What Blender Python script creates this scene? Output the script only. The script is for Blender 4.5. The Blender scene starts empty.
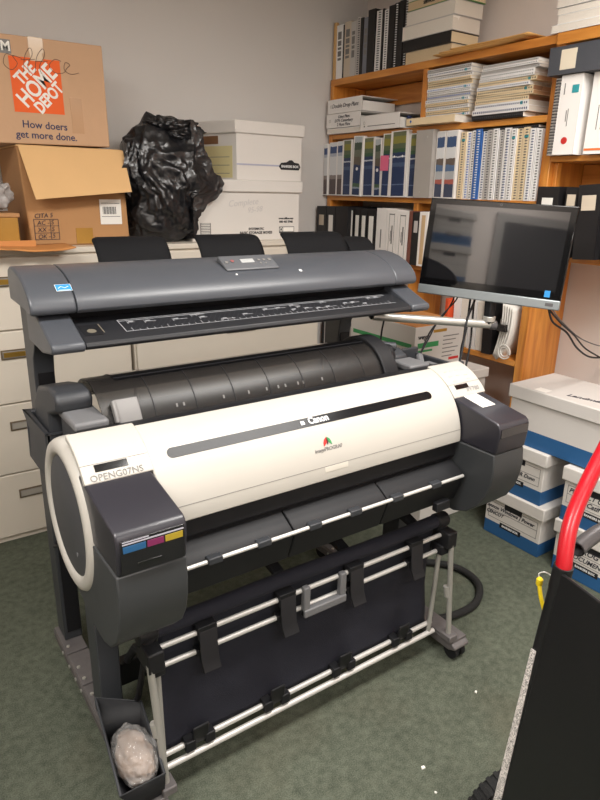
import bpy, bmesh, math, random
from mathutils import Vector, Matrix, noise, Euler
C = bpy.context.scene.collection
PI = math.pi
R = math.radians
rnd = random.Random(7)

# ------------------------------------------------------------------ materials
MATS = {}
def srgb(r, g, b):
    f = lambda c: (c/255/12.92) if c/255 <= .04045 else ((c/255+.055)/1.055)**2.4
    return (f(r), f(g), f(b), 1)

def mat(name, col, rough=.5, metal=0., var=.06, scale=9., bump=0., bscale=120., coat=0., spec=.5, alpha=1., stretch=None):
    """plain painted / moulded material with a little procedural colour, roughness and bump variation"""
    if name in MATS: return MATS[name]
    m = bpy.data.materials.new(name); m.use_nodes = True
    nt = m.node_tree; N = nt.nodes; L = nt.links
    p = N['Principled BSDF']
    tc = N.new('ShaderNodeTexCoord'); src = tc.outputs['Object']
    if stretch:
        mp = N.new('ShaderNodeMapping'); mp.inputs['Scale'].default_value = stretch
        L.new(src, mp.inputs[0]); src = mp.outputs[0]
    nz = N.new('ShaderNodeTexNoise'); nz.inputs['Scale'].default_value = scale; nz.inputs['Detail'].default_value = 5
    L.new(src, nz.inputs['Vector'])
    mx = N.new('ShaderNodeMix'); mx.data_type = 'RGBA'
    mx.inputs['A'].default_value = tuple(c*(1-var) for c in col[:3])+(1,)
    mx.inputs['B'].default_value = tuple(min(1, c*(1+var)) for c in col[:3])+(1,)
    L.new(nz.outputs['Fac'], mx.inputs['Factor']); L.new(mx.outputs['Result'], p.inputs['Base Color'])
    p.inputs['Metallic'].default_value = metal
    mr = N.new('ShaderNodeMapRange'); mr.inputs['To Min'].default_value = max(0, rough-.05); mr.inputs['To Max'].default_value = min(1, rough+.05)
    L.new(nz.outputs['Fac'], mr.inputs['Value']); L.new(mr.outputs['Result'], p.inputs['Roughness'])
    p.inputs['Coat Weight'].default_value = coat
    p.inputs['Specular IOR Level'].default_value = spec
    p.inputs['Alpha'].default_value = alpha
    if bump:
        b2 = N.new('ShaderNodeTexNoise'); b2.inputs['Scale'].default_value = bscale; b2.inputs['Detail'].default_value = 6
        L.new(src, b2.inputs['Vector'])
        bp = N.new('ShaderNodeBump'); bp.inputs['Strength'].default_value = bump; bp.inputs['Distance'].default_value = .01
        L.new(b2.outputs['Fac'], bp.inputs['Height']); L.new(bp.outputs['Normal'], p.inputs['Normal'])
    MATS[name] = m
    return m

def ramp_mat(name, stops, axis='Z', rough=.4, noise_mix=.0, nscale=6., coord='Generated', bands=None):
    """constant-colour bands along one axis of the object (printed covers, page edges)"""
    if name in MATS: return MATS[name]
    m = bpy.data.materials.new(name); m.use_nodes = True
    nt = m.node_tree; N = nt.nodes; L = nt.links; p = N['Principled BSDF']
    tc = N.new('ShaderNodeTexCoord'); sp = N.new('ShaderNodeSeparateXYZ'); L.new(tc.outputs[coord], sp.inputs[0])
    fac = sp.outputs[axis]
    if noise_mix:
        nz = N.new('ShaderNodeTexNoise'); nz.inputs['Scale'].default_value = nscale; nz.inputs['Detail'].default_value = 4
        L.new(tc.outputs['Object'], nz.inputs['Vector'])
        a = N.new('ShaderNodeMath'); a.operation = 'MULTIPLY_ADD'; a.inputs[1].default_value = noise_mix
        L.new(nz.outputs['Fac'], a.inputs[0]); L.new(fac, a.inputs[2])
        s = N.new('ShaderNodeMath'); s.operation = 'SUBTRACT'; s.inputs[1].default_value = noise_mix*.5
        L.new(a.outputs[0], s.inputs[0]); fac = s.outputs[0]
    if bands:
        w = N.new('ShaderNodeMath'); w.operation = 'MULTIPLY'; w.inputs[1].default_value = bands
        L.new(fac, w.inputs[0]); fr = N.new('ShaderNodeMath'); fr.operation = 'FRACT'; L.new(w.outputs[0], fr.inputs[0]); fac = fr.outputs[0]
    cr = N.new('ShaderNodeValToRGB'); cr.color_ramp.interpolation = 'CONSTANT'
    e = cr.color_ramp.elements
    while len(e) < len(stops): e.new(.5)
    for el, (pos, col) in zip(e, stops): el.position = pos; el.color = col
    L.new(fac, cr.inputs[0]); L.new(cr.outputs[0], p.inputs['Base Color'])
    p.inputs['Roughness'].default_value = rough
    MATS[name] = m
    return m

def wood_mat(name, c1, c2, axis='Y'):
    if name in MATS: return MATS[name]
    m = bpy.data.materials.new(name); m.use_nodes = True
    nt = m.node_tree; N = nt.nodes; L = nt.links; p = N['Principled BSDF']
    tc = N.new('ShaderNodeTexCoord'); mp = N.new('ShaderNodeMapping')
    mp.inputs['Scale'].default_value = {'Y': (14, 1.2, 14), 'Z': (14, 14, 1.2)}[axis]
    L.new(tc.outputs['Object'], mp.inputs[0])
    n1 = N.new('ShaderNodeTexNoise'); n1.inputs['Scale'].default_value = 2.2; n1.inputs['Detail'].default_value = 8; n1.inputs['Distortion'].default_value = .6
    L.new(mp.outputs[0], n1.inputs['Vector'])
    cr = N.new('ShaderNodeValToRGB'); cr.color_ramp.elements[0].position = .32; cr.color_ramp.elements[1].position = .7
    cr.color_ramp.elements[0].color = c1; cr.color_ramp.elements[1].color = c2
    L.new(n1.outputs['Fac'], cr.inputs[0])
    # knots
    vo = N.new('ShaderNodeTexVoronoi'); vo.inputs['Scale'].default_value = 3.1; L.new(tc.outputs['Object'], vo.inputs['Vector'])
    kr = N.new('ShaderNodeMapRange'); kr.inputs['From Min'].default_value = .02; kr.inputs['From Max'].default_value = .055
    L.new(vo.outputs['Distance'], kr.inputs['Value'])
    mx = N.new('ShaderNodeMix'); mx.data_type = 'RGBA'; mx.inputs['A'].default_value = (.10, .035, .01, 1)
    L.new(kr.outputs['Result'], mx.inputs['Factor']); L.new(cr.outputs[0], mx.inputs['B'])
    L.new(mx.outputs['Result'], p.inputs['Base Color'])
    p.inputs['Roughness'].default_value = .38; p.inputs['Coat Weight'].default_value = .25
    MATS[name] = m
    return m

def carpet_mat():
    m = bpy.data.materials.new('green_carpet'); m.use_nodes = True
    nt = m.node_tree; N = nt.nodes; L = nt.links; p = N['Principled BSDF']
    tc = N.new('ShaderNodeTexCoord')
    a = N.new('ShaderNodeTexNoise'); a.inputs['Scale'].default_value = 260; a.inputs['Detail'].default_value = 3
    b = N.new('ShaderNodeTexNoise'); b.inputs['Scale'].default_value = 5; b.inputs['Detail'].default_value = 8; b.inputs['Roughness'].default_value = .65
    d = N.new('ShaderNodeTexNoise'); d.inputs['Scale'].default_value = 42; d.inputs['Detail'].default_value = 5
    for n in (a, b, d): L.new(tc.outputs['Object'], n.inputs['Vector'])
    r1 = N.new('ShaderNodeValToRGB'); r1.color_ramp.elements[0].position = .3; r1.color_ramp.elements[1].position = .72
    r1.color_ramp.elements[0].color = CARPET0; r1.color_ramp.elements[1].color = CARPET1
    s1 = N.new('ShaderNodeMath'); s1.operation = 'MULTIPLY_ADD'; s1.inputs[1].default_value = .55
    h = N.new('ShaderNodeMath'); h.operation = 'MULTIPLY_ADD'; h.inputs[1].default_value = .35
    L.new(d.outputs['Fac'], h.inputs[0]); 
    k = N.new('ShaderNodeMath'); k.operation = 'MULTIPLY'; k.inputs[1].default_value = .16; L.new(b.outputs['Fac'], k.inputs[0])
    L.new(k.outputs[0], h.inputs[2])
    L.new(a.outputs['Fac'], s1.inputs[0]); L.new(h.outputs[0], s1.inputs[2])
    L.new(s1.outputs[0], r1.inputs[0])
    # brown worn stains
    br = N.new('ShaderNodeTexNoise'); br.inputs['Scale'].default_value = 1.7; br.inputs['Detail'].default_value = 4; L.new(tc.outputs['Object'], br.inputs['Vector'])
    mr = N.new('ShaderNodeMapRange'); mr.inputs['From Min'].default_value = .55; mr.inputs['From Max'].default_value = .75; mr.inputs['To Max'].default_value = .35
    L.new(br.outputs['Fac'], mr.inputs['Value'])
    mx = N.new('ShaderNodeMix'); mx.data_type = 'RGBA'; mx.inputs['B'].default_value = (.11, .085, .055, 1)
    L.new(mr.outputs['Result'], mx.inputs['Factor']); L.new(r1.outputs[0], mx.inputs['A'])
    L.new(mx.outputs['Result'], p.inputs['Base Color'])
    p.inputs['Roughness'].default_value = .95; p.inputs['Specular IOR Level'].default_value = .1
    bp = N.new('ShaderNodeBump'); bp.inputs['Strength'].default_value = .5; bp.inputs['Distance'].default_value = .006
    L.new(s1.outputs[0], bp.inputs['Height']); L.new(bp.outputs['Normal'], p.inputs['Normal'])
    return m

def clear_mat(name, tint, transp=.6, rough=.1, bump=.6):
    """thin crinkled clear plastic"""
    if name in MATS: return MATS[name]
    m = bpy.data.materials.new(name); m.use_nodes = True
    nt = m.node_tree; N = nt.nodes; L = nt.links; p = N['Principled BSDF']; out = N['Material Output']
    p.inputs['Base Color'].default_value = tint; p.inputs['Roughness'].default_value = rough
    t = N.new('ShaderNodeBsdfTransparent'); mx = N.new('ShaderNodeMixShader'); mx.inputs[0].default_value = 1-transp
    L.new(t.outputs[0], mx.inputs[1]); L.new(p.outputs[0], mx.inputs[2]); L.new(mx.outputs[0], out.inputs['Surface'])
    if bump:
        tc = N.new('ShaderNodeTexCoord'); nz = N.new('ShaderNodeTexNoise'); nz.inputs['Scale'].default_value = 22; nz.inputs['Detail'].default_value = 5; nz.inputs['Distortion'].default_value = 1.5
        L.new(tc.outputs['Object'], nz.inputs['Vector'])
        bp = N.new('ShaderNodeBump'); bp.inputs['Strength'].default_value = bump; bp.inputs['Distance'].default_value = .02
        L.new(nz.outputs['Fac'], bp.inputs['Height']); L.new(bp.outputs['Normal'], p.inputs['Normal'])
    MATS[name] = m
    return m

CARPET0 = (.030, .036, .026, 1); CARPET1 = (.150, .165, .125, 1)
WALL = mat('grey_wall_paint', srgb(214, 210, 206), .75, var=.02, scale=3, bump=.05, bscale=180)
WALLR = mat('pale_wall_paint', srgb(226, 216, 209), .75, var=.02, scale=3, bump=.06, bscale=160)
CEIL = mat('ceiling_white', srgb(225, 222, 215), .85, bump=.2, bscale=90)
CARP = carpet_mat()
BASEB = mat('vinyl_baseboard', srgb(120, 112, 105), .5)
WHITEP = mat('printer_white_plastic', srgb(186, 182, 174), .42, var=.02, bump=.02, bscale=500)
DKGREY = mat('charcoal_plastic', srgb(52, 54, 58), .5, var=.06, bump=.03, bscale=600)
LOWGREY = mat('charcoal_plastic_smooth', srgb(56, 58, 60), .45, var=.05)
DISC = mat('end_disc_plastic', srgb(66, 67, 70), .55, var=.05, bump=.03, bscale=500)
INKCOV = mat('ink_cover_plastic', srgb(42, 41, 48), .34, var=.08, coat=.12)
BLACKP = mat('black_plastic', srgb(24, 24, 27), .55, var=.1, spec=.35)
MATBLK = mat('matte_black_sheet', srgb(20, 20, 22), .75, spec=.15)
BLACKG = mat('black_gloss', srgb(14, 14, 16), .12, var=.1, coat=.5)
SLOTG = mat('slot_window_gloss', srgb(20, 20, 22), .18, var=.05, spec=.13)
SMOKE = clear_mat('smoked_cover', (.016, .014, .013, 1), transp=.32, rough=.38, bump=0)
INNERG = mat('inner_grey_plastic', srgb(124, 122, 121), .5)
MIDGREY = mat('mid_grey_plastic', srgb(108, 108, 110), .5)
SCAN = mat('scanner_lid_paint', srgb(72, 75, 81), .36, var=.05, bump=.03, bscale=700)
SCAND = mat('scanner_dark_bed', srgb(30, 31, 35), .5, var=.08)
STEEL = mat('dark_steel_paint', srgb(58, 60, 64), .45, var=.06)
ALU = mat('aluminium_tube', srgb(206, 204, 200), .42, metal=.35, var=.03, scale=4)
RODG = mat('grey_painted_rod', srgb(158, 156, 150), .45, metal=.2, var=.04)
FOOTM = mat('scuffed_foot_metal', srgb(96, 92, 92), .55, var=.3, scale=35, bump=.1)
NAVY = mat('navy_basket_cloth', srgb(25, 26, 38), .85, var=.15, scale=60, bump=.25, bscale=400)
PRINTW = mat('white_print', srgb(225, 225, 225), .5)
PRINTG = mat('grey_print', srgb(120, 118, 116), .5)
PRINTK = mat('black_print', srgb(28, 28, 32), .6)
PENK = mat('marker_ink', srgb(52, 52, 62), .6)
PENL = mat('faint_pencil', srgb(200, 196, 194), .7)
CHROME = mat('brushed_chrome', srgb(190, 188, 182), .35, metal=.6)
CREAM = mat('cabinet_cream_enamel', srgb(216, 207, 193), .42, var=.02, bump=.02, bscale=300)
SEAM = mat('seam_shadow_gap', srgb(120, 112, 100), .7)
BRASS = mat('aged_brass', srgb(190, 150, 70), .35, metal=.8, var=.15)
PAPERW = mat('white_paper', srgb(238, 235, 228), .7, var=.03)
BOXW = mat('white_box_board', srgb(218, 213, 207), .7, var=.03, scale=4, bump=.04, bscale=60)
BOXWS = mat('white_box_board_grimy', srgb(208, 203, 198), .72, var=.06, scale=4, bump=.05, bscale=50)
BLUEB = mat('box_blue_print', srgb(38, 90, 140), .6, var=.08)
KRAFT = mat('kraft_cardboard', srgb(196, 158, 124), .78, var=.07, scale=5, bump=.08, bscale=40)
KRAFT2 = mat('kraft_cardboard_light', srgb(218, 176, 122), .75, var=.06, scale=5, bump=.06, bscale=40)
KRAFT3 = mat('kraft_cardboard_brown', srgb(180, 134, 88), .75, var=.08, scale=6, bump=.06, bscale=40)
KRAFTO = mat('kraft_cardboard_orange', srgb(205, 140, 80), .75, var=.08, scale=6)
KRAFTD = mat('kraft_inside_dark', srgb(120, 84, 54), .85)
TAPE = mat('brown_tape', srgb(176, 132, 62), .25, var=.12, scale=14, coat=.3)
CTAPE = mat('clear_tape', srgb(206, 176, 140), .2, var=.08, coat=.5)
ORANGE = mat('orange_print', srgb(232, 96, 30), .7, var=.04)
NAVYPR = mat('navy_print', srgb(52, 54, 86), .7)
WOOD = wood_mat('pine_varnish', srgb(188, 112, 40), srgb(230, 160, 74), 'Y')
WOODV = wood_mat('pine_varnish_upright', srgb(192, 114, 42), srgb(232, 160, 72), 'Z')
BLKBIND = mat('black_binder_vinyl', srgb(30, 29, 31), .4, var=.1)
GREYBIND = mat('grey_binder_vinyl', srgb(172, 166, 160), .5)
DGREYBIND = mat('slate_binder_vinyl', srgb(74, 76, 82), .5)
WHTBIND = mat('white_binder_vinyl', srgb(240, 236, 232), .4, var=.02)
CREAMB = mat('cream_cover', srgb(236, 214, 176), .6)
BEIGEB = mat('beige_cover', srgb(206, 192, 172), .65)
GREYB = mat('pale_grey_cover', srgb(196, 192, 188), .6)
WHITEB = mat('white_cover', srgb(244, 242, 240), .55)
BLUEBK = mat('blue_cover', srgb(60, 110, 184), .5)
NAVYBK = mat('navy_cover', srgb(44, 56, 92), .5)
BLACKB = mat('black_cover', srgb(30, 28, 28), .5)
BROWNB = mat('rust_brown_cover', srgb(120, 74, 62), .5)
MANILA = mat('manila_paper', srgb(222, 170, 102), .65, var=.05)
COILK = mat('black_coil', srgb(64, 64, 68), .4)
COILB = mat('blue_coil', srgb(60, 100, 176), .4)
COILN = mat('navy_coil', srgb(44, 58, 102), .4)
COILW = mat('white_coil', srgb(225, 225, 225), .4)
PAGES = ramp_mat('page_edges', [(0, srgb(240, 234, 224)), (.5, srgb(222, 213, 200))], 'Z', .8, coord='Object', bands=260, noise_mix=.002)
PAGESV = ramp_mat('page_edges_upright', [(0, srgb(240, 234, 224)), (.5, srgb(222, 213, 200))], 'Y', .8, coord='Object', bands=260, noise_mix=.002)
PAGESB = ramp_mat('page_edges_yellowed', [(0, srgb(222, 200, 164)), (.5, srgb(196, 172, 136))], 'Z', .8, coord='Object', bands=200, noise_mix=.002)
PAGEST = ramp_mat('page_edges_tan', [(0, srgb(204, 160, 120)), (.5, srgb(176, 130, 98))], 'Z', .8, coord='Object', bands=200, noise_mix=.002)
BLUW, GRN, YEL, NVY, BRN = srgb(222, 223, 224), srgb(74, 88, 56), srgb(150, 142, 62), srgb(46, 62, 98), srgb(108, 88, 76)
COV1 = ramp_mat('aerial_photo_cover_print', [(0, NVY), (.17, srgb(104, 120, 150)), (.185, NVY), (.46, srgb(74, 92, 124)), (.52, NVY), (.60, srgb(196, 202, 210)), (.625, NVY), (.68, srgb(60, 92, 62)), (.74, srgb(92, 104, 78)), (.82, srgb(142, 138, 64)), (.93, srgb(112, 118, 88))], 'Z', .35, .03, 40)
COV2 = ramp_mat('map_photo_cover_print', [(0, srgb(92, 80, 80)), (.3, srgb(140, 130, 126)), (.38, BLUW), (.74, srgb(180, 186, 198)), (.80, srgb(62, 82, 126)), (.93, BLUW)], 'Z', .35, .04, 30)
COV3 = ramp_mat('site_photo_cover_print', [(0, NVY), (.1, srgb(150, 160, 176)), (.13, srgb(80, 104, 80)), (.2, NVY), (.52, srgb(104, 94, 82)), (.66, srgb(112, 116, 100)), (.78, srgb(70, 84, 70)), (.9, srgb(186, 192, 196))], 'Z', .35, .06, 30)
COV4 = ramp_mat('red_photo_cover_print', [(0, srgb(62, 70, 92)), (.20, srgb(170, 92, 80)), (.27, srgb(176, 178, 180)), (.40, srgb(88, 112, 146)), (.5, srgb(104, 92, 84)), (.6, BLUW), (.76, srgb(62, 86, 126)), (.92, BLUW)], 'Z', .35, .06, 30)
SCREEN = mat('dark_lcd_glass', srgb(20, 20, 22), .05, var=.02, coat=.9, spec=.8)
BEZEL = mat('gloss_black_bezel', srgb(10, 10, 11), .08, var=.02)
CHINM = mat('satin_silver_chin', srgb(140, 146, 148), .35, metal=.4)
STICK = mat('blue_sticker', srgb(50, 140, 205), .3)
RED = mat('red_glossy_grip', srgb(184, 10, 28), .34, var=.05, coat=.1)
CARTB = mat('black_powder_coat', srgb(22, 22, 24), .45, var=.2, scale=18, bump=.04, bscale=300)
GREYT = mat('grey_tube_paint', srgb(92, 90, 92), .35, var=.1, metal=.3)
WORN = ramp_mat('chipped_white_edge', [(0, srgb(232, 226, 222)), (.30, srgb(96, 90, 88)), (.42, srgb(230, 226, 222)), (.55, srgb(52, 48, 48)), (.68, srgb(226, 220, 216))], 'Z', .7, .9, 90, coord='Object', bands=7)
RUBBER = mat('black_rubber', srgb(22, 22, 22), .8, var=.15, bump=.2, bscale=90)
YELLOW = mat('yellow_cord', srgb(236, 206, 30), .5, var=.1, scale=60)
def bag_film():
    m = bpy.data.materials.new('black_bin_bag_film'); m.use_nodes = True
    nt = m.node_tree; N = nt.nodes; L = nt.links; p = N['Principled BSDF']
    p.inputs['Base Color'].default_value = srgb(26, 26, 29); p.inputs['Roughness'].default_value = .28; p.inputs['Specular IOR Level'].default_value = .7
    tc = N.new('ShaderNodeTexCoord'); nz = N.new('ShaderNodeTexNoise'); nz.inputs['Scale'].default_value = 5; nz.inputs['Detail'].default_value = 3
    L.new(tc.outputs['Object'], nz.inputs['Vector'])
    ad = N.new('ShaderNodeVectorMath'); ad.operation = 'MULTIPLY_ADD'; ad.inputs[1].default_value = (.16, .16, .16)
    L.new(nz.outputs['Color'], ad.inputs[0]); L.new(tc.outputs['Object'], ad.inputs[2])
    vo = N.new('ShaderNodeTexVoronoi'); vo.inputs['Scale'].default_value = 13; L.new(ad.outputs[0], vo.inputs['Vector'])
    v2 = N.new('ShaderNodeTexVoronoi'); v2.inputs['Scale'].default_value = 31; L.new(ad.outputs[0], v2.inputs['Vector'])
    mm = N.new('ShaderNodeMath'); mm.operation = 'MULTIPLY_ADD'; mm.inputs[1].default_value = .35; L.new(v2.outputs['Distance'], mm.inputs[0]); L.new(vo.outputs['Distance'], mm.inputs[2])
    bp = N.new('ShaderNodeBump'); bp.inputs['Strength'].default_value = .55; bp.inputs['Distance'].default_value = .018
    L.new(mm.outputs[0], bp.inputs['Height']); L.new(bp.outputs['Normal'], p.inputs['Normal'])
    return m
GBAG = bag_film()
PINK = mat('pink_sticky_note', srgb(232, 112, 146), .6)
GREENP = mat('green_print', srgb(52, 142, 82), .6)
REDP = mat('red_print', srgb(196, 44, 40), .6)
TEAL = mat('teal_print', srgb(50, 150, 158), .6)
CYANI = mat('cyan_label', srgb(38, 88, 132), .4)
MAGI = mat('magenta_label', srgb(120, 40, 84), .4)
YELI = mat('yellow_label', srgb(166, 144, 44), .4)
PURPW = mat('ink_window_film', srgb(20, 19, 24), .12, coat=.6)

# ------------------------------------------------------------------ mesh builder
WM = {}          # object -> world matrix at build time
class B:
    def __init__(s): s.v = []; s.f = []; s.m = []; s.M = Matrix.Identity(4)
    def add(s, vs, fs, m=0):
        o = len(s.v); s.v += [s.M @ Vector(p) for p in vs]
        s.f += [[i+o for i in f] for f in fs]; s.m += [m]*len(fs); return s
    def box(s, x0, x1, y0, y1, z0, z1, m=0):
        vs = [(x, y, z) for z in (z0, z1) for y in (y0, y1) for x in (x0, x1)]
        return s.add(vs, [(0,2,3,1),(4,5,7,6),(0,1,5,4),(2,6,7,3),(0,4,6,2),(1,3,7,5)], m)
    def prism(s, poly, axis, a0, a1, m=0, mcap=None):
        n = len(poly)
        def P(a, q): return {'x': (a, q[0], q[1]), 'y': (q[0], a, q[1]), 'z': (q[0], q[1], a)}[axis]
        vs = [P(a0, q) for q in poly]+[P(a1, q) for q in poly]
        s.add(vs, [[i, (i+1) % n, n+(i+1) % n, n+i] for i in range(n)], m)
        return s.add(vs, [list(range(n))[::-1], list(range(n, 2*n))], m if mcap is None else mcap)
    def tube(s, pts, r, n=12, m=0, caps=True, closed=False):
        pts = [Vector(p) for p in pts]; k = len(pts); rings = []; up = None
        for i, p in enumerate(pts):
            if closed: t = pts[(i+1) % k]-pts[i-1]
            else: t = pts[min(i+1, k-1)]-pts[max(i-1, 0)]
            t.normalize()
            if up is None: up = Vector((0,0,1)) if abs(t.z) < .9 else Vector((1,0,0))
            a = t.cross(up); a.normalize(); b = a.cross(t); up = b
            rr = r[i] if isinstance(r, (list, tuple)) else r
            rings.append([p+(a*math.cos(2*PI*j/n)+b*math.sin(2*PI*j/n))*rr for j in range(n)])
        vs = [q for g in rings for q in g]; fs = []
        for i in range(k if closed else k-1):
            i2 = (i+1) % k
            for j in range(n): fs.append([i*n+j, i*n+(j+1) % n, i2*n+(j+1) % n, i2*n+j])
        if caps and not closed: fs += [list(range(n))[::-1], [(k-1)*n+j for j in range(n)]]
        return s.add(vs, fs, m)
    def cyl(s, p0, p1, r, n=20, m=0): return s.tube([p0, p1], r, n, m)
    def lathe(s, prof, c, axis='z', n=32, m=0):
        """prof = [(radius, height)...] around an axis through c"""
        vs = []; fs = []
        for r, h in prof:
            for j in range(n):
                a = 2*PI*j/n; x, y = r*math.cos(a), r*math.sin(a)
                vs.append({'z': (c[0]+x, c[1]+y, c[2]+h), 'x': (c[0]+h, c[1]+x, c[2]+y), 'y': (c[0]+x, c[1]+h, c[2]+y)}[axis])
        for i in range(len(prof)-1):
            for j in range(n): fs.append([i*n+j, i*n+(j+1) % n, (i+1)*n+(j+1) % n, (i+1)*n+j])
        if prof[0][0] > 1e-6: fs.append(list(range(n))[::-1])
        if prof[-1][0] > 1e-6: fs.append([(len(prof)-1)*n+j for j in range(n)])
        return s.add(vs, fs, m)
    def grid(s, fn, nu, nv, m=0):
        vs = [fn(i/nu, j/nv) for i in range(nu+1) for j in range(nv+1)]
        fs = [[i*(nv+1)+j, (i+1)*(nv+1)+j, (i+1)*(nv+1)+j+1, i*(nv+1)+j+1] for i in range(nu) for j in range(nv)]
        return s.add(vs, fs, m)
    def quad(s, a, b, c, d, m=0): return s.add([a, b, c, d], [(0,1,2,3)], m)
    def build(s, name, mats, parent=None, bevel=0., smooth=35, solid=0., subsurf=0, seg=2):
        if not isinstance(mats, (list, tuple)): mats = [mats]
        me = bpy.data.meshes.new(name)
        vs = s.v
        if parent is None:
            x = [p.x for p in vs]; y = [p.y for p in vs]; z = [p.z for p in vs]
            W = Matrix.Translation(((min(x)+max(x))/2, (min(y)+max(y))/2, min(z)))
        else: W = WM[parent]
        Wi = W.inverted()
        me.from_pydata([Wi @ p for p in vs], [], s.f)
        for i, p in enumerate(me.polygons): p.material_index = s.m[i]
        for mm in mats: me.materials.append(mm)
        bm = bmesh.new(); bm.from_mesh(me)
        if not solid: bmesh.ops.remove_doubles(bm, verts=bm.verts, dist=1e-6)
        bmesh.ops.recalc_face_normals(bm, faces=bm.faces); bm.to_mesh(me); bm.free()
        o = bpy.data.objects.new(name, me); C.objects.link(o)
        if parent is None: o.matrix_world = W
        else: o.parent = parent
        WM[o] = W
        if smooth:
            for p in me.polygons: p.use_smooth = True
            me.set_sharp_from_angle(angle=R(smooth))
        if solid:
            md = o.modifiers.new('Solid', 'SOLIDIFY'); md.thickness = solid; md.offset = 0
        if subsurf:
            md = o.modifiers.new('Sub', 'SUBSURF'); md.levels = subsurf; md.render_levels = subsurf
        if bevel:
            md = o.modifiers.new('Bevel', 'BEVEL'); md.width = bevel; md.segments = seg; md.limit_method = 'ANGLE'; md.angle_limit = R(40)
            md.harden_normals = False
        return o

def tag(o, label=None, cat=None, group=None, kind=None):
    if label: o['label'] = label
    if cat: o['category'] = cat
    if group: o['group'] = group
    if kind: o['kind'] = kind
    return o
def thing(name, label, cat, loc=(0,0,0), rot=(0,0,0), group=None):
    o = bpy.data.objects.new(name, None); C.objects.link(o); o.empty_display_size = .05
    M = Matrix.Translation(loc) @ Euler(rot).to_matrix().to_4x4()
    o.matrix_world = M; WM[o] = M
    return tag(o, label, cat, group)
def dup(root, M, label=None, group=None):
    r = root.copy(); C.objects.link(r); r.matrix_world = M; WM[r] = M
    if label: r['label'] = label
    if group: r['group'] = group
    for ch in list(root.children):
        c = ch.copy(); C.objects.link(c); c.parent = r; c.matrix_parent_inverse = Matrix.Identity(4)
        for g in list(ch.children):
            d = g.copy(); C.objects.link(d); d.parent = c
    return r
def text(s, parent, W, size, m, name='lettering', align='CENTER', shear=0, bold=0, sx=1., ext=.0004, spacing=1.):
    """printed or written characters as a thin mesh; W = world matrix of the text plane"""
    cu = bpy.data.curves.new(name, 'FONT'); cu.body = s; cu.size = size; cu.align_x = align; cu.align_y = 'CENTER'
    cu.shear = shear; cu.extrude = ext; cu.offset = bold; cu.space_character = spacing; cu.resolution_u = 3
    o = bpy.data.objects.new(name+'_src', cu); C.objects.link(o)
    bpy.context.view_layer.update()
    me = bpy.data.meshes.new_from_object(o.evaluated_get(bpy.context.evaluated_depsgraph_get()))
    C.objects.unlink(o); bpy.data.objects.remove(o)
    me.transform(Matrix.Diagonal((sx, 1, 1, 1))); me.name = name
    me.transform(WM[parent].inverted() @ W)
    me.materials.clear(); me.materials.append(m)
    q = bpy.data.objects.new(name, me); C.objects.link(q); q.parent = parent; WM[q] = WM[parent]
    return q
def frame(o, x, y):
    """matrix with origin o, text right x, text up y"""
    x = Vector(x).normalized(); y = Vector(y); z = x.cross(y).normalized(); y = z.cross(x)
    M = Matrix((x, y, z)).transposed().to_4x4(); M.translation = Vector(o); return M
def arc(c, r, a0, a1, n): return [(c[0]+r*math.cos(R(a0+(a1-a0)*i/n)), c[1]+r*math.sin(R(a0+(a1-a0)*i/n))) for i in range(n+1)]
def shell(c, r0, r1, a0, a1, n=24): return arc(c, r1, a0, a1, n)+arc(c, r0, a1, a0, n)
def spline(pts, n=8):
    pts = [Vector(p) for p in pts]; out = []
    for i in range(len(pts)-1):
        p0 = pts[max(i-1, 0)]; p1 = pts[i]; p2 = pts[i+1]; p3 = pts[min(i+2, len(pts)-1)]
        for k in range(n):
            t = k/n
            out.append(.5*((2*p1)+(p2-p0)*t+(2*p0-5*p1+4*p2-p3)*t*t+(3*p1-p0-3*p2+p3)*t**3))
    return out+[pts[-1]]
ORD = ['first','second','third','fourth','fifth','sixth','seventh','eighth','ninth','tenth','eleventh','twelfth','thirteenth','fourteenth','fifteenth','sixteenth','seventeenth','eighteenth']

# ------------------------------------------------------------------ room shell
BY, RX, CZ = 3.43, 2.86, 2.75       # back wall, right wall, ceiling
LX, FY = -1.7, -1.9
def struct(name, b, m, bevel=0): return tag(b.build(name, m, None, bevel=bevel), kind='structure')
struct('floor', B().box(LX-.1, RX+.1, FY-.1, BY+.1, -.1, 0), CARP)
struct('wall_back', B().box(LX-.1, RX+.1, BY, BY+.1, 0, CZ), WALL)
struct('wall_right', B().box(RX, RX+.1, FY-.1, BY, 0, CZ), WALLR)
struct('wall_left', B().box(LX-.1, LX, FY-.1, BY, 0, CZ), WALLR)
struct('wall_front', B().box(LX, RX, FY-.1, FY, 0, CZ), WALLR)
struct('ceiling', B().box(LX-.1, RX+.1, FY-.1, BY+.1, CZ, CZ+.1), CEIL)
struct('baseboard_back', B().box(LX, RX, BY-.008, BY, 0, .1), BASEB)
struct('baseboard_right', B().box(RX-.008, RX, FY, BY-.008, 0, .1), BASEB)

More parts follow.
